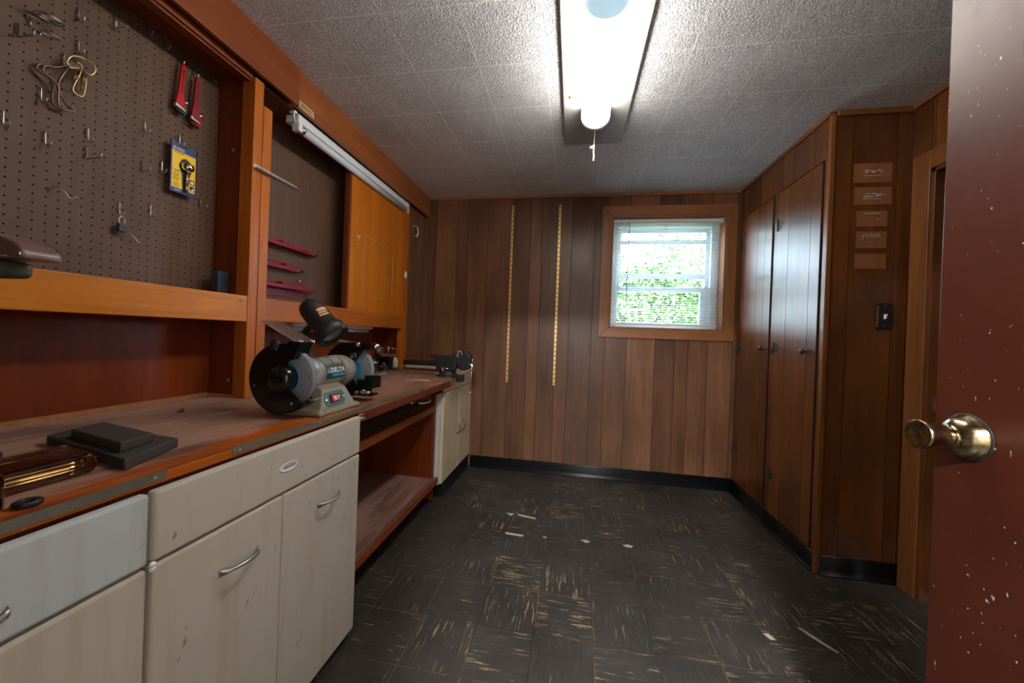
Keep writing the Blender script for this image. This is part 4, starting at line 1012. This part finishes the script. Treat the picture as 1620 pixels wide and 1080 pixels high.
def guard_sector(mb, y0, y1, r, a0, a1, n=40):
    """flat plate sector (about grinder axis) between angles, thickness y0..y1"""
    pts = [(gx+r*math.cos(a0+(a1-a0)*i/n), y0, gz+r*math.sin(a0+(a1-a0)*i/n)) for i in range(n+1)]
    inner = [(gx+.030*math.cos(a1), y0, gz+.030*math.sin(a1)), (gx+.030*math.cos(a0), y0, gz+.030*math.sin(a0))]
    return mb.prism(pts+inner, (0, y1-y0, 0))
def guard_rim(mb, y0, y1, r, a0, a1, n=40, th=.003):
    v = []
    for i in range(n+1):
        a = a0+(a1-a0)*i/n
        for (rr_, y) in ((r-th, y0), (r, y0), (r, y1), (r-th, y1)): v.append((gx+rr_*math.cos(a), y, gz+rr_*math.sin(a)))
    f = [(i*4+j, i*4+(j+1) % 4, i*4+4+(j+1) % 4, i*4+4+j) for i in range(n) for j in range(4)]+[(3, 2, 1, 0), (4*n, 4*n+1, 4*n+2, 4*n+3)]
    return mb._add(v, f, True)
GR = .116
A0, A1 = D(62), D(318)
def wheel(y0, y1): return MB().lathe((gx, y0, gz), (0, 1, 0), [(.020, 0), (.097, 0), (.1, .003), (.1, y1-y0-.003), (.097, y1-y0), (.02, y1-y0)], 64)
t = NT('grinding_wheel'); n = t.noise(t.pos(), 420, 3, .7); t.col(t.mix(t.ramp(n, [(.4, 0.0), (.6, 1.0)]), (.10, .115, .14), (.27, .30, .34))); t.set(Roughness=.85); t.bump(n, .4, .001); M['wheel'] = t.m
w1 = obj('grinding_wheel', wheel(1.068, 1.092), M['wheel'], gr)
obj('paper_flange', MB().lathe((gx, 1.0665, gz), (0, 1, 0), [(.0495, 0), (.0495, .0268), ], 40), M['bluering'], w1)
g1 = MB(); guard_sector(g1, 1.040, 1.043, GR, A0, A1); guard_rim(g1, 1.040, 1.100, GR, A0, A1); guard_sector(g1, 1.097, 1.100, GR, A0, A1)
g1o = obj('wheel_guard', g1, M['black'], gr)
obj('hub_cover', MB().lathe((gx, 1.0665, gz), (0, -1, 0), [(.046, 0), (.046, .024), (.042, .034), (.032, .043), (.018, .048), (.001, .049)], 40), M['black'], gr)
obj('guard_screw', MB().lathe((gx+.098*math.cos(D(196)), 1.040, gz+.098*math.sin(D(196))), (0, -1, 0), [(.004, 0), (.003, .002)], 10).lathe((gx+.092*math.cos(D(301)), 1.040, gz+.092*math.sin(D(301))), (0, -1, 0), [(.0045, 0), (.003, .002)], 10).lathe((gx+.098*math.cos(D(100)), 1.040, gz+.098*math.sin(D(100))), (0, -1, 0), [(.004, 0), (.003, .002)], 10), M['chrome'], gr)
w2 = obj('grinding_wheel', wheel(1.418, 1.442), M['wheel'], gr)
obj('paper_flange', MB().lathe((gx, 1.4165, gz), (0, 1, 0), [(.052, 0), (.052, .0268)], 40), M['bluering'], w2)
g2 = MB(); guard_sector(g2, 1.467, 1.470, GR, A0, A1); guard_rim(g2, 1.405, 1.470, GR, A0, A1); guard_sector(g2, 1.405, 1.408, GR, D(75), D(300))
obj('wheel_guard', g2, M['black'], gr)
obj('hub_cover', MB().lathe((gx, 1.443, gz), (0, 1, 0), [(.046, 0), (.046, .024), (.032, .043), (.001, .049)], 40), M['black'], gr)
obj('flange_plate', MB().lathe((gx, 1.388, gz), (0, 1, 0), [(.030, 0), (.034, .028)], 32), M['tanl'], gr)
# tool rests and spark trays
for yc, nm in ((1.080, 0), (1.432, 1)):
    tr_ = MB(); tr_.box(-.872, -.832, yc-.030, yc+.034, .918, .972).box(-.905, -.835, yc-.034, yc-.030, .885, .955).box(-.93, -.84, yc-.03, yc+.03, .884, .892)
    if nm: 
        p = obj('spark_tray', tr_, M['black'], gr, .004)
        rs = MB(); rs.box(-.845, -.808, yc-.03, yc+.036, .975, .979)
        for i in range(8): rs.box(-.812, -.806, yc-.028+.008*i, yc-.024+.008*i, .9755, .984)
        obj('tool_rest', rs, M['steel'], gr, .001)
    else:
        obj('tool_rest', MB().box(-.862, -.840, yc-.02, yc+.034, .925, .930), M['steel'], gr, .001)
obj('adjusting_screw', MB().cyl((-.870, 1.385, .905), (-.870, 1.408, .905), .009, n=16).cyl((-.845, 1.375, .903), (-.845, 1.408, .903), .006, n=16).cyl((-.90, 1.385, .90), (-.90, 1.408, .90), .007, n=16), M['steel'], gr)
# eye shields
def shield(yc, tag_):
    b = MB(); b.box(-.955, -.895, yc-.035, yc-.031, 1.055, 1.118).box(-.955, -.895, yc-.035, yc+.036, 1.106, 1.112)
    obj('shield_bracket', b, M['black'], gr, .002)
    obj('shield_knob', MB().lathe((-.962, yc-.036, 1.085), (0, -1, 0), [(.019, 0), (.021, .004), (.021, .012), (.016, .018), (.001, .020)], 10), M['blackm'], gr)
if True:
    b = MB().prism([(-.955, 1.043, 1.050), (-.905, 1.043, 1.060), (-.880, 1.043, 1.118), (-.925, 1.043, 1.122)], (0, .060, 0))
    obj('shield_bracket', b, M['black'], gr, .003)
    obj('shield_knob', MB().lathe((-.975, 1.052, 1.108), (0, -1, 0), [(.017, 0), (.020, .003), (.020, .012), (.014, .018), (.001, .020)], 10), M['blackm'], gr)
    a_, b_ = V3(-1.035, 1.048, 1.182), V3(-.902, 1.048, 1.118)
    up_ = (b_-a_).cross(V3(0, 1, 0)).normalized()
    obj('eye_shield', MB().prism([a_, b_, b_+V3(0, .088, 0), a_+V3(0, .088, 0)], up_*.0022), M['acrylic'], gr, label='clear scuffed eye shield')
    wv = MB()
    for yo in (.012, .022, .068, .078): wv.tube([a_.lerp(b_, .58)+V3(0, yo, -.004), b_+V3(.006, yo, .002), b_+V3(.004, yo, -.010)], .0016, 6)
    obj('shield_wire', wv, M['chrome'], gr)
    c_, d_ = V3(-1.062, 1.405, 1.117), V3(-.935, 1.405, 1.106)
    obj('eye_shield', MB().prism([c_, d_, d_+V3(0, .075, 0), c_+V3(0, .075, 0)], V3(0, 0, .0022)), M['acrylic'], gr)
    obj('shield_bracket', MB().prism([(-.955, 1.402, 1.040), (-.915, 1.402, 1.035), (-.870, 1.402, 1.090), (-.845, 1.402, 1.112), (-.93, 1.402, 1.112)], (0, .004, 0)).prism([(-.925, 1.406, 1.085), (-.86, 1.406, 1.080), (-.845, 1.406, 1.108), (-.925, 1.406, 1.108)], (0, .06, 0)), M['black'], gr, .002)
    obj('shield_knob', MB().lathe((-.925, 1.402, 1.052), (0, -1, 0), [(.018, 0), (.018, .006), (.010, .012), (.001, .013)], 20), M['blackm'], gr)
    obj('shield_bolt', MB().lathe((-.905, 1.403, 1.104), (0, -1, 0), [(.010, 0), (.010, .01), (.004, .014)], 12), M['chrome'], gr)
    obj('shield_bolt', MB().lathe((-.860, 1.45, 1.098), (1, 0, 0), [(.012, 0), (.012, .010), (.008, .012), (.008, .022)], 12), M['chrome'], gr)
    obj('shield_bolt', MB().lathe((-.925, 1.389, 1.052), (0, -1, 0), [(.006, 0), (.004, .003)], 10), M['chrome'], gr)
# work lamp on the grinder
la, lb_ = V3(-.992, 1.195, 1.262), V3(-.876, 1.207, 1.136)
ld = (lb_-la).normalized(); LL = (lb_-la).length
lm = MB().lathe(la, ld, [(.010, -.004), (.024, .002), (.036, .014), (.0425, .034), (.044, .060), (.0445, LL-.052), (.050, LL-.046), (.0555, LL-.040), (.0565, LL), (.0535, LL), (.050, LL-.03), (.001, LL-.034)], 44, cap=False)
lo = obj('lamp_shade', lm, M['blackm'], gr)
obj('lamp_bulb', MB().lathe(la, ld, [(.046, LL-.018), (.030, LL-.008), (.001, LL-.004)], 32, cap=False), M['tin'], gr)
obj('lamp_finial', MB().lathe(la, -ld, [(.006, 0), (.006, .010), (.004, .012), (.004, .018), (.001, .019)], 12), M['chrome'], gr)
side = ld.cross(V3(0, 0, 1)).normalized(); 
lf = la+ld*.06
def onlamp(mb, u0, u1, h0, h1, col_n=8):
    """patch on the lamp barrel facing the viewer"""
    vdir = (V3(0, 0, 1.17)-lf); vdir = (vdir-ld*vdir.dot(ld)).normalized(); wd = ld.cross(vdir)
    v = []
    for i in range(col_n+1):
        a = u0+(u1-u0)*i/col_n
        for h in (h0, h1): v.append(la+ld*h+(vdir*math.cos(a)+wd*math.sin(a))*.0450)
    return mb._add(v, [(2*i, 2*i+1, 2*i+3, 2*i+2) for i in range(col_n)], True)
yl = MB(); yl = onlamp(yl, D(-62), D(-12), .062, .072); yl = onlamp(yl, D(-58), D(-8), .088, .094)
obj('lamp_label', yl, M['orange_ink'], lo)
wl = MB(); wl = onlamp(wl, D(-60), D(-12), .075, .078); wl = onlamp(wl, D(-55), D(-10), .081, .084)
obj('lamp_label_text', wl, M['residue'], lo)
obj('lamp_arm', MB().tube(bez([(-.965, 1.190, 1.170), (-.990, 1.200, 1.155), (-1.02, 1.23, 1.12), (-1.02, 1.25, 1.07), (-1.0, 1.25, 1.035)], 8), .0125, 12).tube([(-.995, 1.205, 1.153), (-.965, 1.190, 1.175), (-.955, 1.195, 1.195)], .010, 12), M['blackm'], gr)

# ------------------------------------------------------------------ items on the bench
st = MB()
s1 = [(-1.252, .662), (-.890, .589), (-.944, .731), (-1.300, .770)]
s1 = [(-1.235, .668), (-.886, .590), (-.942, .733), (-1.270, .770)]
tag(obj('honing_stone', MB().prism([(x, y, CT+.0005) for x, y in s1], (0, 0, .024)), M['stone'], bevel=.004), 'larger dark grey honing slab lying on the red countertop', 'whetstone')
s2 = [(-1.155, .664), (-.935, .614), (-.955, .690), (-1.170, .735)]
tag(obj('honing_stone', MB().prism([(x, y, CT+.025) for x, y in s2], (0, 0, .022)), M['stone'], bevel=.004), 'smaller dark stone stacked on top of the honing slab', 'whetstone')
fk = thing('glass_flask', 'amber glass flask lying on its side near the counter edge', 'bottle', (-1.03, .50, CT))
fb = MB(); fo = [(-1.055, .36), (-.922, .36), (-.930, .578), (-1.05, .600)]
fb.prism([(x, y, CT+.001) for x, y in fo], (0, 0, .040))
obj('flask', fb, M['amber'], fk, .012, seg=5)
obj('neck', MB().lathe((-.985, .362, CT+.021), (0, -1, 0), [(.018, 0), (.016, .02), (.016, .045), (.018, .047), (.018, .055)], 24), M['amber'], fk)
bo = thing('medicine_bottle', 'dark amber bottle standing at the left frame edge', 'bottle', (-.885, .402, CT))
obj('glass_body', MB().lathe((-.885, .402, CT+.001), (0, 0, 1), [(.026, 0), (.030, .004), (.030, .050), (.026, .060), (.015, .068), (.014, .078)], 32), M['amber_d'], bo)
obj('cap', MB().lathe((-.885, .402, CT+.078), (0, 0, 1), [(.016, 0), (.016, .016), (.014, .018)], 24), M['blackm'], bo)
tag(obj('rubber_ring', MB().tube([(-.858+.012*math.cos(a), .446+.012*math.sin(a), CT+.0055) for a in [2*PI*i/24 for i in range(24)]], .005, 8, True), M['blackm']), 'black rubber ring lying beside the dark bottle', 'ring')
# bench machine whose arm enters at the left
bm = thing('bench_machine', 'maroon machine arm with a grey block below its tip, reaching in from the left edge', 'machine', (-1.22, .48, CT))
obj('base', MB().box(-1.33, -1.14, .40, .56, CT+.001, CT+.03), M['castiron'], bm, .008)
obj('column', MB().cyl((-1.26, .48, CT+.03), (-1.26, .48, 1.27), .024, n=20), M['steel'], bm)
ar = [(-.928, 1.280), (-.926, 1.266), (-1.04, 1.268), (-1.33, 1.25), (-1.34, 1.33), (-1.15, 1.332), (-1.04, 1.318), (-.98, 1.306), (-.945, 1.294)]
obj('arm', MB().prism([(x, .465, z) for x, z in ar], (0, .05, 0)), M['maroon'], bm, .005, seg=3)
obj('bolt', MB().lathe((-.931, .4645, 1.273), (0, -1, 0), [(.005, 0), (.005, .002), (.001, .003)], 12), M['chrome'], bm)
obj('trim_line', MB().tube([(-1.10, .4645, 1.2735), (-.96, .4645, 1.270)], .0013, 6), M['steel'], bm)
obj('guide_block', MB().box(-1.20, -.990, .468, .515, 1.236, 1.266), M['olive'], bm, .010, seg=3)

tp_ = MB().prism([(-1.193, 1.018, CT+.0003), (-1.179, 1.078, CT+.0003), (-1.166, 1.078, CT+.0003), (-1.179, 1.014, CT+.0003)], (0, 0, .0006))
tag(obj('paper_strip', tp_, M['residue']), 'short white paper strip on the red countertop behind the slabs', 'paper')
for (x, y, s_, lab) in ((-1.174, .881, .006, 'white crumb on the countertop behind the slabs, the larger'), (-1.143, .905, .004, 'tiny white crumb next to the larger crumb')):
    tag(obj('crumb', MB().sph((x, y, CT+s_*.55), s_, 8, (1.3, .8, .5)), M['residue']), lab, 'debris', 'crumbs on the countertop')
tag(obj('dead_leaf', MB().prism([(-1.32, 1.015, CT+.0005), (-1.302, 1.020, CT+.0005), (-1.306, 1.032, CT+.0005), (-1.318, 1.030, CT+.012)], (0, .003, .002)), M['bark']), 'small brown curled chip near the hutch back on the countertop', 'debris')
sv = MB().prism([(-1.02, 2.075, CT+.0005), (-.87, 2.115, CT+.0005), (-.90, 2.150, CT+.0005), (-.97, 2.150, CT+.0005)], (0, 0, .0035)).prism([(-1.0, 2.10, CT+.0042), (-.885, 2.125, CT+.0042), (-.93, 2.165, CT+.0042)], (0, 0, .003))
tag(obj('wood_shaving', sv, M['lightwood']), 'pale splintered wood shaving on the worn countertop before the vise', 'shaving')
for (x, y, r_, lab) in ((-.86, 2.01, .004, 'white speck on the worn countertop near its front edge'), (-.93, 1.93, .003, 'white speck on the worn countertop, nearest the grinder'), (-1.08, 2.36, .004, 'white speck on the worn countertop behind the shaving')):
    tag(obj('crumb', MB().sph((x, y, CT+r_*.55), r_, 8, (1.4, .9, .5)), M['residue']), lab, 'debris', 'crumbs on the countertop')

# jars and odds in the far bay corner
z = CT+.001
j = thing('glass_jar', 'small glass jar with a metal lid in the bench corner', 'jar', (-1.45, 2.46, z), 'jars in the bench corner')
obj('jar_body', MB().lathe((-1.455, 2.46, z), (0, 0, 1), [(.026, 0), (.030, .004), (.030, .050), (.026, .058)], 24), M['jarglass'], j)
obj('contents', MB().lathe((-1.455, 2.46, z+.002), (0, 0, 1), [(.026, 0), (.026, .03), (.020, .036)], 16), M['junk'], j)
obj('lid', MB().lathe((-1.455, 2.46, z+.058), (0, 0, 1), [(.030, 0), (.031, .003), (.031, .014), (.028, .016), (.012, .020), (.010, .03)], 24), M['tin'], j)
tag(obj('small_box', MB().box(-1.475, -1.405, 2.36, 2.415, z, z+.040), M['rusty'], bevel=.003), 'rusty brown little box before the glass jar', 'box')
mbx = thing('parts_case', 'open black metal case in the bench corner', 'box', (-1.44, 2.60, z))
obj('case', MB().box(-1.500, -1.385, 2.56, 2.66, z, z+.004).box(-1.500, -1.385, 2.64, 2.66, z, z+.088).box(-1.500, -1.488, 2.56, 2.64, z, z+.088).box(-1.397, -1.385, 2.56, 2.64, z, z+.088).box(-1.5, -1.385, 2.56, 2.66, z+.088, z+.104), M['castiron'], mbx, .003)
obj('contents', MB().box(-1.48, -1.41, 2.575, 2.635, z+.0045, z+.035).sph((-1.445, 2.58, z+.045), .014, 10), M['junk'], mbx, .004)
tag(obj('ashtray', MB().lathe((-1.445, 2.51, z), (0, 0, 1), [(.030, 0), (.040, .004), (.044, .022), (.040, .022), (.034, .006), (.001, .005)], 28), M['jarglass']), 'shallow glass dish at the front of the clutter', 'dish')
jk = MB(); rr2 = random.Random(4)
for i in range(16):
    x, y = rr2.uniform(-1.41, -1.35), rr2.uniform(2.49, 2.65); s_ = rr2.uniform(.005, .010)
    jk.sph((x, y, z+s_*.8), s_, 6, (1, 1.2, .8)) if i % 2 else jk.box(x-s_, x+s_, y-s_, y+s_, z, z+s_*1.4)
o = obj('loose_parts', jk, M['junk']); tag(o, 'heap of small loose metal parts in the bench corner', 'parts'); o['kind'] = 'stuff'
wb = MB().box(-1.475, -1.375, 2.575, 2.645, z+.1042, z+.126)
tag(obj('wood_block', wb, M['trimh'], bevel=.003), 'orange-brown wooden block lying on the black case', 'wood block')
tag(obj('metal_disc', MB().lathe((-1.500, 2.60, z+.141), (1, 0, .0), [(.001, -.004), (.034, -.004), (.036, 0), (.036, .016), (.03, .02), (.001, .02)], 28), M['tin']), 'round grey metal tin leaning upright behind the wooden block', 'tin')
tag(obj('metal_cylinder', MB().lathe((-1.428, 2.61, z+.1265), (0, 0, 1), [(.011, 0), (.011, .050), (.009, .052)], 20), M['tin']), 'narrow upright metal cylinder on the wooden block', 'cylinder')
jl = thing('lidded_jar', 'squat jar with a rusty ribbed lid on the wooden block', 'jar', (-1.39, 2.61, z+.1265), 'jars in the bench corner')
obj('jar_body', MB().lathe((-1.392, 2.61, z+.1265), (0, 0, 1), [(.024, 0), (.026, .003), (.026, .028), (.023, .032)], 24), M['jarglass'], jl)
obj('lid', MB().lathe((-1.392, 2.61, z+.159), (0, 0, 1), [(.025, 0), (.026, .002), (.026, .007), (.024, .008), (.026, .010), (.026, .014), (.024, .015)], 24), M['rusty'], jl)
rg_ = MB(); pr_ = [(.001, .080), (.012, .078), (.016, .05), (.020, .02), (.022, .0)]
rg_.lathe((-1.362, 2.60, z+.022), (0, 0, 1), pr_, 12)
for v in rg_.v: v.x += .003*math.sin(v.z*160+v.y*90); v.y += .003*math.cos(v.z*140+v.x*120)
tag(obj('rag', rg_, M['cloth']), 'grubby white rag crumpled against the black case', 'rag')

# ------------------------------------------------------------------ bench vise
vs = thing('bench_vise', 'black cast-iron bench vise with a chrome handle at the counter end', 'vise', (-.88, 2.44, CT))
vy = 2.43
obj('swivel_base', MB().lathe((-.872, vy, CT+.001), (0, 0, 1), [(.082, 0), (.082, .010), (.066, .018), (.058, .030), (.060, .034), (.060, .042)], 36).box(-.80, -.755, vy-.03, vy+.03, CT-.035, CT+.012), M['castiron'], vs, .003)
obj('base_bolt', MB().lathe((-.93, vy-.045, CT+.012), (0, 0, 1), [(.010, 0), (.010, .010), (.005, .014)], 6), M['steel'], vs)
bd_ = [(-.945, CT+.0425), (-.82, CT+.0425), (-.80, CT+.060), (-.795, CT+.130), (-.80, CT+.155), (-.825, CT+.158), (-.850, CT+.146), (-.93, CT+.140), (-.965, CT+.148), (-1.01, CT+.142), (-.96, CT+.120)]
obj('fixed_body', MB().prism([(x, vy-.038, z_) for x, z_ in bd_], (0, .076, 0)), M['castiron'], vs, .006)
obj('slide_bar', MB().box(-1.205, -.80, vy-.020, vy+.020, CT+.066, CT+.104), M['castiron'], vs, .006)
fj = MB(); prf = []
for i in range(13):
    a = D(200-i*190/12); prf.append((-.752+.052*math.cos(a), CT+.132+.052*math.sin(a)))
prf += [(-.708, CT+.060), (-.735, CT+.048), (-.775, CT+.050)]
obj('moving_jaw', fj.prism([(x, vy-.040, z_) for x, z_ in prf], (0, .080, 0)), M['castiron'], vs, .006)
obj('jaw_plate', MB().box(-.796, -.790, vy-.042, vy+.042, CT+.140, CT+.168).box(-.787, -.782, vy-.042, vy+.042, CT+.140, CT+.168), M['steel'], vs, .001)
obj('pipe_jaw', MB().cyl((-.80, vy-.03, CT+.172), (-.775, vy-.03, CT+.180), .010, n=12).tube(bez([(-.790, vy-.041, CT+.185), (-.765, vy-.043, CT+.178), (-.755, vy-.043, CT+.155)], 6), .004, 6), M['tin'], vs)
obj('screw', MB().cyl((-.712, vy, CT+.085), (-.690, vy, CT+.085), .017, n=20), M['steel'], vs)
obj('handle', MB().cyl((-.698, vy-.012, CT-.105), (-.690, vy-.012, CT+.120), .0052, n=12).sph((-.698, vy-.012, CT-.108), .0085, 10).sph((-.690, vy-.012, CT+.123), .0085, 10), M['chrome'], vs)
obj('swivel_lock', MB().cyl((-.90, vy-.062, CT+.062), (-.84, vy-.062, CT+.058), .0035, n=8).cyl((-.885, vy-.060, CT+.030), (-.885, vy-.060, CT+.068), .005, n=10).cyl((-.885, vy-.06, CT+.05), (-.885, vy-.035, CT+.05), .004, n=8), M['chrome'], vs)

# ------------------------------------------------------------------ back wall standards
for x0, x1, z0_, lab in ((-.556, -.555, .760, 'perforated brass shelf standard screwed to the far wall, farther from the window'), (-.1475, -.146, .756, 'perforated brass shelf standard screwed to the far wall, closer to the window')):
    t_ = thing('shelf_standard', lab, 'shelf standard', (x0, YB, z0_), 'brass shelf standards on the far wall')
    ztop = 2.296
    mb = MB(); w_ = .0085
    nslot = 40; step = (ztop-z0_)/nslot
    mb.box(x0-w_, x0-w_+.0045, YB-.006, YB-.0005, z0_, ztop).box(x0+w_-.0045, x0+w_, YB-.006, YB-.0005, z0_, ztop)
    for i in range(nslot+1): 
        zz = z0_+step*i; mb.box(x0-w_+.0045, x0+w_-.0045, YB-.004, YB-.001, max(z0_, zz-step*.30), min(ztop, zz+step*.30))
    obj('channel', mb, M['gold'], t_)
    obj('slot_backing', MB().box(x0-w_+.0045, x0+w_-.0045, YB-.0009, YB-.0004, z0_, ztop), M['groove'], t_)
    obj('screw', MB().lathe((x0, YB-.004, z0_+.4), (0, -1, 0), [(.005, 0), (.003, .002)], 10).lathe((x0, YB-.004, ztop-.2), (0, -1, 0), [(.005, 0), (.003, .002)], 10), M['gold'], t_)

# ------------------------------------------------------------------ closet end wall: switch and old sign marks
wend = bpy.data.objects['wall_closet_end']
rr3 = random.Random(11)
for (xa, xb, za, zb, kind) in ((1.383, 1.554, 2.010, 2.108, 0), (1.388, 1.556, 1.898, 1.986, 1), (1.404, 1.540, 1.787, 1.866, 2), (1.405, 1.541, 1.678, 1.762, 3), (1.403, 1.542, 1.573, 1.649, 4)):
    p = obj('unfaded_patch', MB().box(xa, xb, YC-.0007, YC-.0001, za, zb), M['faded'], wend)
    res = MB(); cx_ = (xa+xb)/2; 
    if kind in (0, 1):
        for i in range(26): 
            x = rr3.uniform(cx_-.042, cx_+.038); zz = zb-.032-rr3.uniform(0, .020)+(x-cx_)*.12*kind
            res.box(x, x+rr3.uniform(.006, .020), YC-.0011, YC-.0007, zz, zz+rr3.uniform(.0015, .005))
        for i in range(8): x = cx_-.042+.010*i; res.box(x, x+.008, YC-.0011, YC-.0007, zb-.064+.004*kind, zb-.0615+.004*kind)
    elif kind == 2: res.box(cx_-.034, cx_+.036, YC-.0011, YC-.0007, zb-.014, zb-.011).box(cx_+.015, cx_+.036, YC-.0011, YC-.0007, zb-.043, zb-.041)
    elif kind == 3:
        for i in range(16):
            x = cx_-.040+.005*i; zz = zb-.030+.018*((i*7) % 5)/5; res.box(x, x+.005, YC-.0011, YC-.0007, zz, zz+.004)
        res.box(cx_-.040, cx_-.038, YC-.0011, YC-.0007, zb-.045, zb-.020)
    if res.v: obj('paper_residue', res, M['signgrey'], p, label='torn white paper remains')
sw = thing('light_switch', 'black light switch with a white toggle mark on the closet end wall', 'switch', (1.54, YC, 1.27))
obj('plate', MB().prism([(1.503, YC-.0005, 1.270), (1.577, YC-.0005, 1.270), (1.577, YC-.0005, 1.392), (1.566, YC-.0005, 1.400), (1.514, YC-.0005, 1.400), (1.503, YC-.0005, 1.392)], (0, -.009, 0)), M['switchblk'], sw, .003)
obj('toggle', MB().box(1.537, 1.542, YC-.020, YC-.009, 1.322, 1.342).box(1.540, 1.552, YC-.0115, YC-.0095, 1.338, 1.344).box(1.536, 1.541, YC-.0115, YC-.0095, 1.318, 1.344), M['label_white'], sw)
obj('screw', MB().lathe((1.540, YC-.0095, 1.385), (0, -1, 0), [(.004, 0), (.003, .001)], 10).lathe((1.540, YC-.0095, 1.285), (0, -1, 0), [(.004, 0), (.003, .001)], 10), M['tin'], sw)
obj('worn_rim', MB().box(1.503, 1.512, YC-.0101, YC-.0093, 1.28, 1.385), M['junk'], sw)

# ------------------------------------------------------------------ floor debris
def scrap(cx_, cy_, pts_, lab, mat='scrap'):
    tag(obj('floor_scrap', MB().prism([(cx_+a, cy_+b, .0004) for a, b in pts_], (0, 0, .0012)), M[mat]), lab, 'debris', 'scraps on the floor')
scrap(-.361, 2.296, [(-.030, .012), (.022, .014), (.010, -.022), (-.004, -.012)], 'white triangular scrap on the floor, farthest left of the scraps')
scrap(-.250, 2.293, [(-.065, .018), (.055, -.006), (.060, -.024), (-.035, -.006), (-.060, .004)], 'long cream splinter-like scrap on the floor, beside the triangular one', 'paper')
scrap(-.294, 2.070, [(-.060, .010), (.050, .004), (.050, -.014), (-.052, -.008)], 'cream strip scrap on the floor, nearer than the long splinter', 'paper')
scrap(-.119, 2.077, [(-.014, .006), (.012, .008), (.004, -.012)], 'tiny white scrap on the floor right of the cream strip')
scrap(.113, 2.088, [(-.026, .010), (.004, .016), (.028, .004), (.010, -.014), (-.004, -.010)], 'white star-like scrap on a tile corner, centre of the floor')
scrap(.352, 2.093, [(-.030, .004), (.002, .016), (.030, .006), (.014, -.014), (-.012, -.012)], 'white scrap on a tile corner, right of the star-like one')
scrap(.248, 2.199, [(-.008, .004), (.008, .006), (.002, -.008)], 'tiny white scrap on the floor behind the two tile-corner scraps')
scrap(.821, 1.568, [(-.018, .014), (.004, .018), (.018, -.010), (-.002, -.014)], 'small tan scrap on the floor, middle right', 'paper')
scrap(1.021, 1.592, [(-.060, .055), (-.040, .050), (.030, -.050), (.020, -.052), (-.030, .005)], 'long grey sliver on the floor, nearest the closet end')

for o in list(bpy.data.objects):
    if o.type == 'MESH' and o.parent is None and 'label' not in o.keys(): print('unlabelled', o.name)
